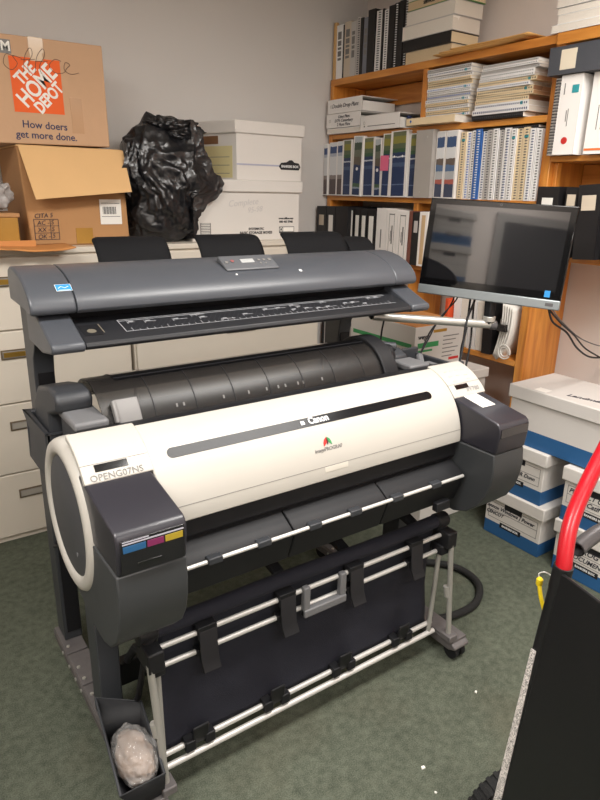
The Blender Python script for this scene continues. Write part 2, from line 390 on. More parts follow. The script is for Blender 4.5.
# ------------------------------------------------------------------ lateral file cabinets along the back wall
CF, CT = 2.905, 1.345                # cabinet front plane, cabinet top
def make_cabinet(x0, x1, label):
    c = (x0+x1)/2; w = x1-x0
    t = thing('lateral_file_cabinet', label, 'filing cabinet', (c, CF, 0), group='cream lateral file cabinets')
    b = B().box(x0, x1, CF+.012, BY-.02, .0, CT-.025); b.build('carcass', [CREAM], t, bevel=.003)
    B().box(x0, x1, CF-.002, BY-.02, CT-.025, CT).build('top_panel', [CREAM], t, bevel=.004)
    for i, (z0, z1) in enumerate(((.03, .337), (.343, .671), (.677, .999), (1.005, 1.312))):
        d = B().box(x0+.008, x1-.008, CF-.004, CF+.012, z0, z1).build('drawer', [CREAM], t, bevel=.004)
        h = z1-.1
        b = B(); zz = h
        c2 = c+.035
        b.box(c2-.088, c2+.088, CF-.010, CF-.003, zz-.021, zz+.021, 0)
        b.box(c2-.082, c2+.082, CF-.0125, CF-.009, zz-.015, zz+.015, 1)
        b.build('pull_handle', [mat('pull_frame', srgb(98, 84, 64), .5), mat('dull_pull_metal', srgb(150, 146, 140), .45, .4)], d, bevel=.001)
        l = B(); l.box(c2-.078, c2+.012, CF-.0135, CF-.012, zz-.011, zz+.011); l.build('label_card', [BRASS if i >= 2 else mat('grey_card', srgb(160, 154, 144), .6)], d)
    return t
make_cabinet(-.022, 1.040, 'cream lateral file cabinet under the cardboard boxes, brass pulls at its middle')
make_cabinet(1.056, 2.165, 'cream lateral file cabinet under the white file boxes, mostly behind the scanner')

# ------------------------------------------------------------------ pine bookcase on the right wall
SX = 2.58                            # front plane of the shelves
SH = dict(s1=2.246, s2=1.935, s3=1.577, s4=1.223, s5=.83, r2=1.766, r3=1.349)
bc = thing('bookcase', 'varnished pine bookcase covering the wall beside the filing cabinets', 'bookcase', (SX+.14, 2.6, 0))
def board(y0, y1, z1, th=.036, x0=SX, name='shelf_board'): return B().box(x0, RX-.004, y0, y1, z1-th, z1).build(name, [WOOD], bc, bevel=.003)
board(1.84, 3.412, SH['s1']); board(.75, 1.84, SH['s1'], .046, SX-.012)
for k in ('s2', 's3', 's4', 's5'): board(1.846, 3.378, SH[k], .029)
board(.80, 1.80, SH['r2'], .024); board(.80, 1.80, SH['r3'], .024)
for y0, y1, z1 in ((3.378, 3.412, 2.21), (1.80, 1.846, 2.21)):
    B().box(SX, RX-.004, y0, y1, 0, z1).build('upright', [WOODV], bc, bevel=.003)
B().box(SX, RX-.004, .75, .795, 0, 2.2).build('upright', [WOODV], bc, bevel=.003)
for z0, z1 in ((1.935, 2.21), (1.577, 1.906), (1.223, 1.548), (.83, 1.194)):
    B().box(SX+.004, RX-.03, 2.592, 2.626, z0, z1).build('divider', [WOODV], bc, bevel=.002)
for y0, y1 in ((2.63, 3.375), (1.85, 2.588)): B().box(RX-.03, RX-.006, y0, y1, 2.10, 2.205).build('back_rail', [WOOD], bc, bevel=.002)
B().box(SX+.012, SX+.03, 3.386, 3.412, 2.246, 2.555).build('corner_post', [wood_mat('pale_pine', srgb(206, 160, 100), srgb(222, 182, 124), 'Z')], bc, bevel=.002)
B().box(RX-.03, RX-.006, .80, 1.795, 1.60, 1.74).build('back_rail', [WOOD], bc, bevel=.002)
B().box(SX+.03, SX+.06, 1.78, 1.80, 1.349, 1.74).build('cleat', [WOODV], bc, bevel=.002)

# ------------------------------------------------------------------ archive boxes
def banker_box(name, label, cat, M, w=.325, d=.41, h=.253, blue=.065, lid=.062, writing=(), group=None, hole=True, grid=True, mark=True, wsize=.03, bw=BOXW):
    t = thing(name, label, cat, (0,0,0), group=group); t.matrix_world = M; WM[t] = M
    def bb(): q = B(); q.M = M.copy(); return q
    i = .012
    b = bb()
    b.box(i, d-i, -w/2+i, w/2-i, 0, blue, 1); b.box(i, d-i, -w/2+i, w/2-i, blue, h-.01, 0)
    b.build('box_body', [bw, BLUEB], t, bevel=.003)
    b = bb()
    b.box(0, d, -w/2, w/2, h-lid, h); b.build('lid', [bw], t, bevel=.005)
    if hole:
        b = bb(); b.box(i-.001, i+.004, -.05, .05, h-lid-.032, h-lid-.004); b.build('hand_hole', [PRINTK], t, bevel=.002)
    if grid:
        b = bb(); z0, z1 = blue+.02, h-lid-.02
        for zz in (z0, (z0+z1)/2, z1): b.box(i-.0008, i+.001, -w/2+.03, w/2-.03, zz, zz+.002)
        for yy in (-w/2+.03, w/2-.032): b.box(i-.0008, i+.001, yy, yy+.002, z0, z1)
        b.build('form_print', [PRINTG], t)
    if mark:
        b = bb(); b.box(i-.001, i+.001, -.055, .065, blue-.014, blue+.012); p = b.build('maker_mark', [PRINTK], t, bevel=.001)
        text('BANKERS BOX', p, M @ frame((i-.0015, .005, blue-.001), (0, -1, 0), (0, 0, 1)), .014, PRINTW, bold=.0006)
    for s, y, z, sz in writing:
        text(s, t, M @ frame((i-.001, y, z), (0, -1, 0), (0, 0, 1)), sz, PENK, 'handwriting', shear=.3, bold=.0006)
    return t
def at(x, y, z, rz=0): return Matrix.Translation((x, y, z)) @ Matrix.Rotation(R(rz), 4, 'Z')
BX = 2.374
banker_box('archive_box', 'white and blue archive box on the carpet beside the printer, bottom of its stack', 'box', at(BX, 1.608, 0), w=.335, h=.253, blue=.07,
    writing=[('Lennox Windows | Power', .02, .150, .026), ('CENCOT', .1, .118, .024)])
banker_box('archive_box', 'white and blue archive box in the middle layer, nearest the printer', 'box', at(BX+.003, 1.632, .253), w=.325, h=.256, blue=.07,
    writing=[('HJR Dunn', -.055, .37-.253, .026)])
banker_box('archive_box', 'white and blue archive box in the middle layer, behind the red handle', 'box', at(BX-.012, 1.208, .250), w=.345, h=.252, blue=.07,
    writing=[('PROJECT C', .06, .15, .03), ('Catif', .02, .115, .03)])
banker_box('archive_box', 'white and blue archive box on the carpet behind the grey tube end', 'box', at(BX-.012, 1.208, 0), w=.345, h=.25, blue=.07,
    writing=[('Lot FROG', .03, .15, .034), ('DOCUMENTS', .0, .11, .03)])
# the long box on top of both columns
bw = banker_box('archive_box', 'long white archive box on top of the blue based boxes, written across its lid', 'box', at(BX+.012, 1.405, .509), w=.63, d=.34, h=.272, blue=.078, lid=.062, hole=False, grid=False, mark=False, bw=BOXWS)
text('Landmark Devs', bw, frame((2.485, 1.335, .7815), (.22, -1, 0), (1, .22, 0)), .044, PENK, 'handwriting', shear=.25, bold=.001)
B().box(2.40, 2.45, 1.54, 1.60, .7812, .7816).build('lid_scuff', [PAPERW], bw)

# boxes between the printer and the bookcase
def plain_box(name, label, x0, x1, y0, y1, z0, z1, m, lid=.05, group=None):
    t = thing(name, label, 'box', ((x0+x1)/2, (y0+y1)/2, z0), group=group)
    B().box(x0+.01, x1-.01, y0+.01, y1-.01, z0, z1-.01).build('box_body', [m], t, bevel=.003)
    B().box(x0, x1, y0, y1, z1-lid, z1).build('lid', [m], t, bevel=.006)
    return t
plain_box('file_box', 'white file box on the carpet behind the printer, lowest of its stack', 2.12, 2.50, 1.95, 2.42, 0, .262, BOXW)
plain_box('file_box', 'white file box behind the printer, middle of its stack', 2.12, 2.50, 1.95, 2.42, .262, .524, BOXW)
plain_box('file_box', 'white file box directly under the green printed paper carton', 2.11, 2.515, 1.94, 2.42, .524, .786, BOXW)
t = thing('paper_carton', 'white copy paper carton with green stripe and kraft top, behind the printer', 'carton', (2.255, 2.3, .786))
x0, x1, y0, y1, z0, z1 = 2.09, 2.42, 2.05, 2.52, .786, 1.012
B().box(x0, x1, y0, y1, z0, z1-.004).build('carton_body', [BOXWS], t, bevel=.002)
B().box(x0+.003, x1-.003, y0+.003, y1-.003, z1-.006, z1).build('carton_top', [KRAFTO], t, bevel=.001)
b = B(); b.box(x0-.0006, x0, y0+.02, y1-.02, .905, .925, 0); b.box(x0+.02, x0+.16, y0-.0006, y0, .905, .93, 0); b.box(x0+.02, x0+.12, y0-.0006, y0, .885, .895, 0)
b.build('green_stripe', [GREENP], t)
text('weyer', t, frame((x0+.06, y0-.001, .958), (1,0,0), (0,0,1)), .032, PRINTK, bold=.0008)
b = B()
for k in range(6): b.box(x0+.19, x1-.03-.02*(k % 3), y0-.0006, y0, .945-k*.02, .950-k*.02)
b.build('text_lines', [PRINTG], t)
b = B(); b.box(x0+.12, x0+.21, y0-.0008, y0, .972, .986); b.build('orange_mark', [BRASS], t)
b = B(); b.box(x1-.09, x1-.02, y0-.0008, y0, .825, .838); b.build('red_mark', [REDP], t)
b = B()
for k, yy in enumerate((2.12, 2.2, 2.28)):
    b.tube([(x0-.001, yy+.025*math.cos(a*PI/8), .87+.025*math.sin(a*PI/8)) for a in range(16)], .0018, 5, closed=True)
b.build('recycling_marks', [PRINTG], t)

# ------------------------------------------------------------------ things on top of the filing cabinets
# big moving box with the orange square
def sheet(b, p, u, v, w, h, m=0, th=.0):   # rectangle in a plane
    p = Vector(p); u = Vector(u).normalized()*w; v = Vector(v).normalized()*h
    b.quad(p, p+u, p+u+v, p+v, m); return b
hd = thing('moving_box', 'large brown moving box with orange square print, on top of the open box', 'box', (.72, 3.19, 1.765))
tilt = R(-.8)
b = B(); b.M = Matrix.Translation((.72, 3.19, 1.765)) @ Matrix.Rotation(tilt, 4, 'Y')
b.box(-.325, .314, -.19, .19, 0, .405); b.build('box_body', [KRAFT], hd, bevel=.004)
HM = Matrix.Translation((.72, 3.0, 1.765)) @ Matrix.Rotation(tilt, 4, 'Y')
def hb(): q = B(); q.M = HM.copy(); return q
# local: x across, z up, front at y=0
b = hb(); b.box(-.072, .128, -.0012, .0005, .122, .328); pr_ = b.build('orange_print', [ORANGE], hd)
for s, off, sz in (('THE', .060, .062), ('HOME', .0, .088), ('DEPOT', -.060, .064)):
    ctr = Vector((.028, -.0015, .225))+Vector((-.7071, 0, .7071))*off
    text(s, pr_, HM @ frame(ctr, (.7071, 0, .7071), (-.7071, 0, .7071)), sz, PAPERW, bold=.0022, sx={'THE': .80, 'HOME': .78, 'DEPOT': .70}[s])
text('How doers', hd, HM @ frame((.042, -.001, .074), (1, 0, -.02), (0, 0, 1)), .040, NAVYPR, bold=.0005)
text('get more done.', hd, HM @ frame((.046, -.001, .034), (1, 0, -.02), (0, 0, 1)), .040, NAVYPR, bold=.0005)
b = hb(); b.box(-.28, -.058, -.0012, .0005, .335, .385); tg = b.build('size_print', [PRINTG], hd)
text('MEDIUM', tg, HM @ frame((-.150, -.0015, .360), (1, 0, 0), (0, 0, 1)), .048, PAPERW, bold=.0014)
b = hb(); b.box(.010, .068, -.0015, .002, .35, .4055); b.box(.010, .068, -.0015, .18, .4045, .4065); b.box(.012, .062, -.0014, .0005, .318, .35); b.build('tape_strip', [CTAPE], hd)
b = hb(); b.box(.155, .205, -.0013, .0005, .05, .19); b.build('tape_patch', [mat('tape_on_card', srgb(184, 142, 102), .3)], hd)
b = hb()
def stroke(pts, r=.0011): b.tube([Vector((x-.02, -.0018, z-.028)) for x, z in [(q.x, q.z) for q in spline([(x, 0, z) for x, z in pts], 6)]], r, 5)
stroke([(-.03, .355), (-.06, .36), (-.072, .325), (-.045, .305), (-.02, .33), (-.035, .357), (.0, .35)])
stroke([(.0, .30), (.012, .36), (.035, .392), (.042, .37), (.02, .33), (.022, .30)]); stroke([(-.005, .345), (.05, .352)])
stroke([(.045, .30), (.058, .36), (.085, .394), (.09, .37), (.066, .33), (.07, .302)]); stroke([(.05, .345), (.10, .35)])
stroke([(.155, .355), (.13, .36), (.105, .335), (.125, .31), (.16, .312), (.175, .33), (.19, .345), (.172, .352), (.165, .325), (.19, .31), (.225, .318)])
b.build('handwriting', [mat('pencil_scrawl', srgb(96, 76, 62), .7)], hd, smooth=80)

# open box below it with one flap hanging down
lb = thing('open_cardboard_box', 'brown cardboard box with its front flap hanging open, under the big moving box', 'box', (.8, 3.2, CT))
b = B()
x0, x1, y0, y1, z0, z1 = .655, 1.09, 3.0, 3.40, CT, 1.755
b.prism([(x0, z0), (x1+.01, z0), (x1-.005, z1), (x0-.02, z1)], 'y', y0, y1); b.build('box_body', [KRAFT3], lb, bevel=.006)
b = B(); top = [(x0-.015, y0-.004, z1+.004), (x1-.0, y0-.004, z1+.004)]; low = [(.668, y0-.10, 1.545), (1.085, y0-.10, 1.582)]
n = Vector((0, -.9, -.4)).normalized()*.005
b.add([Vector(p) for p in (top[0], top[1], low[1], low[0])]+[Vector(p)+n for p in (top[0], top[1], low[1], low[0])], [(0,1,2,3),(7,6,5,4),(0,4,5,1),(1,5,6,2),(2,6,7,3),(3,7,4,0)])
b.build('front_flap', [KRAFT2], lb, bevel=.001)
B().box(x0-.02, x1-.005, y0, y1, z1, z1+.006).build('top_flap', [KRAFT2], lb, bevel=.002)
b = B(); b.box(.965, 1.065, y0-.0045, y0-.002, 1.435, 1.545); sl = b.build('shipping_label', [PAPERW], lb)
b = B()
for k in range(14): b.box(.978+k*.0045, .978+k*.0045+(.0028 if k % 3 else .0015), y0-.0052, y0-.0044, 1.48, 1.513)
b.box(.972, 1.058, y0-.0052, y0-.0044, 1.527, 1.529); b.box(.972, 1.058, y0-.0052, y0-.0044, 1.469, 1.471)
b.build('barcode', [PRINTK], sl)
b = B()
for zz in (1.372, 1.40, 1.43, 1.458): b.box(.672, .775, y0-.0025, y0, zz, zz+.002)
for xx in (.672, .74, .775): b.box(xx, xx+.002, y0-.0025, y0, 1.372, 1.458)
g_ = b.build('pen_grid', [PENK], lb)
for s, xx, zz in (('OK - 5', .72, 1.386), ('XX - S', .72, 1.415), ('AC - S', .72, 1.444), ('CITA 5', .715, 1.474)): text(s, g_, frame((xx, y0-.003, zz), (1,0,.05), (0,0,1)), .026, PENK, 'handwriting', shear=.2)
b = B(); b.box(.85, .925, y0-.003, y0, 1.352, 1.42); b.build('tape_patch', [TAPE], lb)
b = B(); b.box(1.0, 1.09, y0-.0035, y0, 1.350, 1.372); b.build('clear_tape', [CTAPE], lb)

# far corner: small taped box, torn flap and crumpled clear plastic
tb = thing('small_taped_box', 'small box covered in shiny brown tape beside the open cardboard box', 'box', (.54, 2.99, CT))
B().box(.40, .600, 2.95, 3.2, CT, 1.482).build('box_body', [TAPE], tb, bevel=.006)
B().box(.392, .608, 2.945, 3.2, 1.470, 1.487).build('top_edge', [KRAFT3], tb, bevel=.003)
fl = thing('torn_cardboard_flap', 'torn orange brown cardboard flap lying over the cabinet front edge', 'cardboard', (.62, 2.89, CT))
b = B()
def flap(u, v):
    x = .34+.44*u; y = 2.80+.16*v-.03*math.sin(u*7)
    if v < .05: y -= .012*math.sin(u*23)+.02*u
    z = CT+.006+.012*math.sin(u*5+1)*(1-v)+.015*max(0, u-.75)*4*.5
    return (x, y, z)
b.grid(flap, 24, 6); b.build('flap', [KRAFTO], fl, solid=.005)
b = B(); b.box(.35, .66, 2.945, 2.949, CT+.001, CT+.03); b.build('folded_edge', [KRAFTO], fl)
def blob(c, s, seed, amp=.25, freq=2.2, sub=4, flat=None):
    bm = bmesh.new(); bmesh.ops.create_icosphere(bm, subdivisions=sub, radius=1)
    off = Vector((seed*3.1, seed*1.7, seed*.9))
    for v in bm.verts:
        p = v.co.copy(); d = 1+amp*(noise.fractal(p*freq+off, .7, 2.1, 4))
        d += amp*.5*(1-abs(noise.noise(p*freq*1.9+off)*2))
        q = Vector((p.x*s[0]*d, p.y*s[1]*d, p.z*s[2]*d))
        if flat is not None and q.z < flat: q.z = flat+(q.z-flat)*.08
        v.co = q+Vector(c)
    b = B(); b.add([v.co.copy() for v in bm.verts], [[w.index for w in f.verts] for f in bm.faces]); bm.free(); return b
o = blob((.50, 3.05, 1.555), (.085, .09, .075), 4, .3, 2.5, 4, flat=-.06).build('crumpled_plastic_wrap', [clear_mat('crinkled_plastic', (.55, .53, .52, 1), .35, .15)], None, smooth=60)
tag(o, 'crumpled clear plastic wrap lying on the small taped box', 'plastic wrap')

# bin bag
t = thing('black_bin_bag', 'crumpled shiny black bin bag slumped between cardboard and white boxes', 'bag', (1.31, 3.17, CT))
BAGT = [(0, .27), (25, .235), (42, .245), (60, .30), (78, .30), (105, .30), (125, .27), (150, .265), (180, .225), (205, .20), (228, .25), (245, .285), (270, .275), (292, .28), (312, .20), (335, .18), (360, .27)]
def bag_r(a):
    for (a0, r0), (a1, r1) in zip(BAGT, BAGT[1:]):
        if a0 <= a <= a1:
            t_ = (a-a0)/(a1-a0); t_ = t_*t_*(3-2*t_); return r0+(r1-r0)*t_
bm = bmesh.new(); bmesh.ops.create_icosphere(bm, subdivisions=6, radius=1)
for v in bm.verts:
    p = v.co.copy()
    rr_ = bag_r(math.degrees(math.atan2(p.z, p.x)) % 360)
    q = Vector((p.x*rr_, p.y*.15, p.z*rr_))
    wv = Vector((noise.noise(p*1.3+Vector((7, 1, 3))), noise.noise(p*1.3+Vector((2, 9, 4))), noise.noise(p*1.3+Vector((5, 5, 8)))))
    pw = p+wv*.55
    n1 = noise.fractal(p*1.35+Vector((3, 8, 1)), 1.0, 2.0, 2)
    sq = lambda t: (1-abs(t)*1.9)
    r1 = sq(noise.noise(Vector((pw.x*2.6+pw.z*1.6, pw.y*2.6, pw.z*1.1-pw.x*.8))))
    r2 = sq(noise.noise(Vector((pw.x*3.8-pw.z*3.2, pw.y*4, pw.z*2.2+pw.x*2))+Vector((5, 5, 5))))
    r3 = sq(noise.noise(Vector((pw.x*8+pw.z*5, pw.y*8, pw.z*4))+Vector((1, 2, 9))))
    d1 = noise.voronoi(Vector((pw.x*1.9+pw.z*.5, pw.y*1.9, pw.z*1.25-pw.x*.4))+Vector((4, 2, 7)))[0]
    d2 = noise.voronoi(Vector((pw.x*3.9-pw.z*1.3, pw.y*3.9, pw.z*2.6+pw.x))+Vector((1, 6, 3)))[0]
    k = .77+.10*n1+.05*r1+.03*r2+.22*d1[0]+.13*d2[0]
    q *= k
    if q.z < -.265: q.z = -.265+(q.z+.265)*.02
    q += Vector((1.31, 3.08, CT+.266))
    for e_, lim in ((min(1, max(0, (q.x-1.36)/.05)), 2.978), (min(1, max(0, (1.15-q.x)/.05)), 2.975)):
        if e_ > 0:
            l2 = 3.25+(lim-3.25)*e_
            if q.y > l2: q.y = l2+(q.y-l2)*.04
            if e_ >= 1 and q.y > lim-.05: q.y = lim-.05+(q.y-lim+.05)*.5
    v.co = q
b = B(); b.add([v.co.copy() for v in bm.verts], [[w.index for w in f.verts] for f in bm.faces]); bm.free()
b.build('bag_body', [GBAG], t, smooth=70)
b = blob((1.37, 3.06, 1.862), (.125, .085, .05), 2, .30, 1.6, 5)
b.build('bag_neck', [GBAG], t, smooth=70)

# white boxes with lids
wb = thing('storage_file_box', 'long white file box on the cabinet with faint handwriting, under the upper box', 'box', (1.74, 3.2, CT))
x0, x1, y0, y1 = 1.425, 2.075, 3.0, 3.40
b = B(); b.box(x0, x1, y0, y1, CT, 1.63, 0); b.box(x1-.001, x1+.0008, y0+.004, y1, CT, 1.60, 1)
b.build('box_body', [BOXW, KRAFT3], wb, bevel=.002)
B().box(x0-.016, x1+.014, y0-.016, y1+.012, 1.588, 1.648).build('lid', [BOXW], wb, bevel=.006)
b = B(); b.box(x0+.045, x0+.105, y0-.0007, y0, 1.375, 1.435); q_ = b.build('square_mark', [PRINTG], wb)
b = B()
for k in range(7): b.box(x0+.05, x0+.10, y0-.0012, y0-.0005, 1.381+k*.008, 1.384+k*.008)
b.build('mark_lines', [PAPERW], q_)
for s, xx, zz, sz in (('SYSTEMATIC', 1.80, 1.402, .016), ('BASIC STORAGE BOXES', 1.80, 1.382, .018), ('www.office.com', 1.99, 1.455, .014), ('800 463 3768', 1.99, 1.437, .015)):
    text(s, wb, frame((xx, y0-.001, zz), (1,0,0), (0,0,1)), sz, PRINTK, bold=.0006, sx=1.05)
b = B(); b.box(1.945, 2.045, y0-.0007, y0, 1.382, 1.412); cm = b.build('recycled_mark', [PRINTG], wb)
b = B(); b.box(1.972, 2.041, y0-.0012, y0-.0005, 1.386, 1.408); b.tube([(1.959+.009*math.cos(a*PI/6), y0-.001, 1.397+.009*math.sin(a*PI/6)) for a in range(12)], .0016, 4, closed=True); b.build('mark_text', [PAPERW], cm)
text('Complete', wb, frame((1.72, y0-.001, 1.535), (1,0,.08), (0,0,1)), .045, PENL, 'handwriting', shear=.3)
text('95-98', wb, frame((1.79, y0-.001, 1.50), (1,0,.1), (0,0,1)), .04, PENL, 'handwriting', shear=.3)

ub = thing('storage_file_box', 'white lidded file box with hand hole, sitting on the long white box', 'box', (1.85, 3.2, 1.648))
# turned a little: front from (1.70,3.02) to (2.11,3.04)
UM = Matrix.Translation((1.905, 3.03, 1.648)) @ Matrix.Rotation(R(1.0), 4, 'Z')
def u(): q = B(); q.M = UM.copy(); return q
LW = .205
poly = [(-LW, 0), (LW, 0), (LW, .37), (-LW-.11, .37)]
def off(poly, e):
    return [(poly[0][0]-e, poly[0][1]-e), (poly[1][0]+e, poly[1][1]-e), (poly[2][0]+e, poly[2][1]+e), (poly[3][0]-e, poly[3][1]+e)]
u().prism(poly, 'z', 0, .26).build('box_body', [BOXW], ub, bevel=.003)
u().prism(off(poly, .012), 'z', .225, .287).build('lid', [BOXW], ub, bevel=.006)
# end face (slanting away) : hand hole and yellowed window
ex = Vector((-.11, .37, 0)).normalized(); en = Vector((-.37, -.11, 0)).normalized()
def ep(s, z, o=.001): return Vector((-LW, 0, 0))+ex*s+Vector((0, 0, z))+en*o
b = u()
def eq(s0, s1, z0, z1, o, m): b.add([ep(s0, z0, o), ep(s1, z0, o), ep(s1, z1, o), ep(s0, z1, o)]+[ep(s0, z0, -.002), ep(s1, z0, -.002), ep(s1, z1, -.002), ep(s0, z1, -.002)], [(0,1,2,3),(0,4,5,1),(1,5,6,2),(2,6,7,3),(3,7,4,0)], m)
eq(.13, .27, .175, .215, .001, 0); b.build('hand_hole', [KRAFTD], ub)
b = u(); eq(.03, .38, .01, .165, .0012, 0); fp = b.build('form_label', [mat('faded_label', srgb(212, 200, 150), .7)], ub)
b = u()
for zz in (.03, .07, .11): eq(.05, .36, zz, zz+.003, .0016, 0)
b.build('form_lines', [PRINTG], fp)
b = u(); b.box(-LW, LW-.14, -.0015, .0005, .073, .081); b.build('cord_stripe', [mat('lavender_stripe', srgb(172, 172, 190), .6)], ub)
b = u(); b.prism([(.055, .075), (.07, .093), (.105, .097), (.125, .108), (.14, .108), (.155, .097), (.185, .093), (.196, .075), (.185, .058), (.07, .058)], 'y', -.003, 0)
mk = b.build('maker_mark', [PRINTK], ub)
text('BANKERS BOX', mk, UM @ frame((.126, -.0035, .075), (1,0,0), (0,0,1)), .017, PRINTW, bold=.0005)

# ------------------------------------------------------------------ books and binders
RX90 = Matrix.Rotation(R(90), 4, 'X')
def spiral_book(label, M, t, h, cov, coil, d=.215, group=None, spine=None, pages=None, ringw=.32, n=None, name='spiral_bound_book', mark=None):
    o = thing(name, label, 'book', group=group); o.matrix_world = M; WM[o] = M
    def q(): b = B(); b.M = M.copy(); return b
    b = q(); b.box(.0055, d-.002, -t/2+.0012, t/2-.0012, .002, h-.002); b.build('page_block', [pages or PAGESV], o)
    b = q(); e = .0013
    b.box(.004, d, -t/2, -t/2+e, 0, h); b.box(.004, d, t/2-e, t/2, 0, h); b.box(.004, .0055, -t/2, t/2, 0, h)
    b.build('cover', [cov], o)
    n = n or int(h/.0118); b = q(); r = t*.5*ringw
    for k in range(n):
        z = .008+(h-.02)*k/(n-1)
        b.prism(shell((.0065, 0), r*.72, r+.0016, 80, 280, 6), 'z', z, z+(h-.02)/n*.36)
    b.build('spiral_binding', [coil], o)
    if mark:
        b = q(); b.box(.0028, .0045, -t*.3, t*.3, h*.86, h*.9); b.build('spine_sticker', [mark], o)
    return o
def plain_book(label, M, t, h, cov, d=.215, group=None, pages=None, name='bound_report', title=None, spine=True, th=.0015):
    o = thing(name, label, 'book', group=group); o.matrix_world = M; WM[o] = M
    def q(): b = B(); b.M = M.copy(); return b
    b = q(); b.box(.003 if spine else .0005, d-.003, -t/2+th, t/2-th, .003, h-.003); b.build('page_block', [pages or PAGESV], o)
    b = q(); b.box(0, d, -t/2, -t/2+th, 0, h); b.box(0, d, t/2-th, t/2, 0, h)
    if spine: b.box(0, .0028, -t/2, t/2, 0, h)
    b.build('cover', [cov], o, bevel=.0006)
    if title:
        b = q(); w = t*.28
        rr = random.Random(len(label))
        z = h*.35
        while z < h*.8:
            l = rr.uniform(.012, .04); b.box(-.0006, .0004, -w, w, z, z+l); z += l+.008
        b.build('spine_title', [title], o)
    return o
def binder(label, M, t, h, cov, d=.27, group=None, lab=None, insert=None, name='ring_binder', ring=True, lines=None, stripe=None, pages=True, note=None, logo=None):
    o = thing(name, label, 'binder', group=group); o.matrix_world = M; WM[o] = M
    def q(): b = B(); b.M = M.copy(); return b
    e = .0032
    b = q(); b.box(0, d, -t/2, -t/2+e, 0, h); b.box(0, d, t/2-e, t/2, 0, h); b.box(0, e, -t/2, t/2, 0, h)
    b.build('cover_shell', [cov], o, bevel=.001)
    if pages:
        b = q(); b.box(.02, d-.02, -t/2+e+.001, t/2-e-max(.001, t*.25), .005, h-.015); b.build('paper_block', [PAPERW], o)
    if lab:      # (mat, z0, z1, width fraction)
        m_, z0, z1, wf = lab
        b = q(); b.box(-.0008, .001, -t/2*wf, t/2*wf, z0*h, z1*h); b.build('spine_label', [m_], o)
    if insert:
        m_, wf = insert
        b = q(); b.box(-.0010, .001, -t/2*wf, t/2*wf, .02*h, .985*h); b.build('spine_insert', [m_], o)
    if ring:
        b = q(); b.tube([(-.001, .008*math.cos(a*PI/6), .035+.008*math.sin(a*PI/6)) for a in range(12)], .0014, 5, closed=True); b.build('finger_ring', [CHROME], o)
    if lines:
        b = q(); m_, segs = lines
        for (y0, y1, z0, z1) in segs: b.box(-.0012, .0005, y0*t/2, y1*t/2, z0*h, z1*h)
        b.build('spine_print', [m_], o)
    if note:
        b = q(); b.box(-.0022, -.0008, -t/2*.6, t/2*1.3, .42*h, .66*h); b.build('sticky_note', [PINK], o)
    if logo:
        for (m_, yy, zz, r_) in logo:
            b = q(); b.lathe([(r_, -.0015), (r_, .0005)], (0, yy, zz*h), 'x', 14); b.build('round_mark', [m_], o)
    return o

# --- top shelf, upright spiral and comb books, counted from the room corner
Z = SH['s1']
row = [ # y0, y1, height, type, cover, coil
 (3.395, 3.337, .290, 'p', WHITEB, None, 'white report'), (3.336, 3.325, .285, 'p', BLACKB, None, 'thin black report'),
 (3.323, 3.262, .296, 'p', BEIGEB, None, 'beige report'), (3.260, 3.214, .285, 'p', GREYB, None, 'pale grey report'),
 (3.212, 3.176, .300, 's', GREYB, COILK, 'pale grey spiral book with dark coil'), (3.174, 3.152, .292, 'p', BLACKB, None, 'black report'),
 (3.150, 3.112, .288, 'p', mat('grey_blue_cover', srgb(120, 124, 134), .5), None, 'grey blue report'), (3.110, 3.052, .318, 'p', BLACKB, None, 'tall black book'),
 (3.050, 2.998, .302, 's', WHITEB, COILK, 'white spiral book'), (2.996, 2.984, .305, 'p', BLACKB, None, 'slim black report'),
 (2.982, 2.946, .298, 's', WHITEB, COILK, 'narrow white spiral book'), (2.944, 2.898, .308, 'p', BLACKB, None, 'black book'),
 (2.896, 2.862, .312, 's', BLACKB, COILW, 'black spiral book with pale coil'), (2.860, 2.824, .315, 'p', BLACKB, None, 'plain black book'),
 (2.822, 2.786, .33, 's', BLACKB, COILW, 'tall black spiral book with white coil')]
for i, (y0, y1, h, ty, cov, coil, nm) in enumerate(row):
    M = at(2.592+.006*rnd.random(), (y0+y1)/2-.013, Z) @ Matrix.Rotation(R(rnd.uniform(-.6, .6)), 4, 'X')
    lab = f'{nm}, {ORD[i]} from the room corner on the top shelf'
    if ty == 'p': plain_book(lab, M, y0-y1, h, cov, group='upright books on the top shelf', title=PRINTG if cov is not BLACKB and y0-y1 > .03 else None)
    else: spiral_book(lab, M, y0-y1, h, cov, coil, group='upright books on the top shelf', name='spiral_bound_book')
# --- top shelf, pile of thick books
pile = [ # thickness, y0, y1, x, cover, spine?, label
 (.060, 2.775, 2.450, 2.590, BEIGEB, PAGESB, 'thick yellowed paperback at the bottom of the top shelf book pile'),
 (.052, 2.782, 2.448, 2.580, BLACKB, PAGESB, 'black covered thick book, second from bottom of the top shelf pile'),
 (.066, 2.795, 2.440, 2.575, GREYB, PAGES, 'grey edged thick book, above the black one in the top shelf pile'),
 (.066, 2.780, 2.436, 2.585, GREYB, PAGES, 'grey edged thick book, fourth from bottom of the top shelf pile'),
 (.044, 2.775, 2.425, 2.585, mat('green_cover', srgb(70, 130, 60), .5), PAGESB, 'yellowed book with green cover edge high in the top shelf pile'),
 (.040, 2.782, 2.44, 2.59, GREYB, PAGES, 'grey book over the green edged one in the top shelf pile'),
 (.030, 2.80, 2.46, 2.585, BLACKB, PAGES, 'dark thin book at the top of the top shelf pile')]
z = SH['s1']
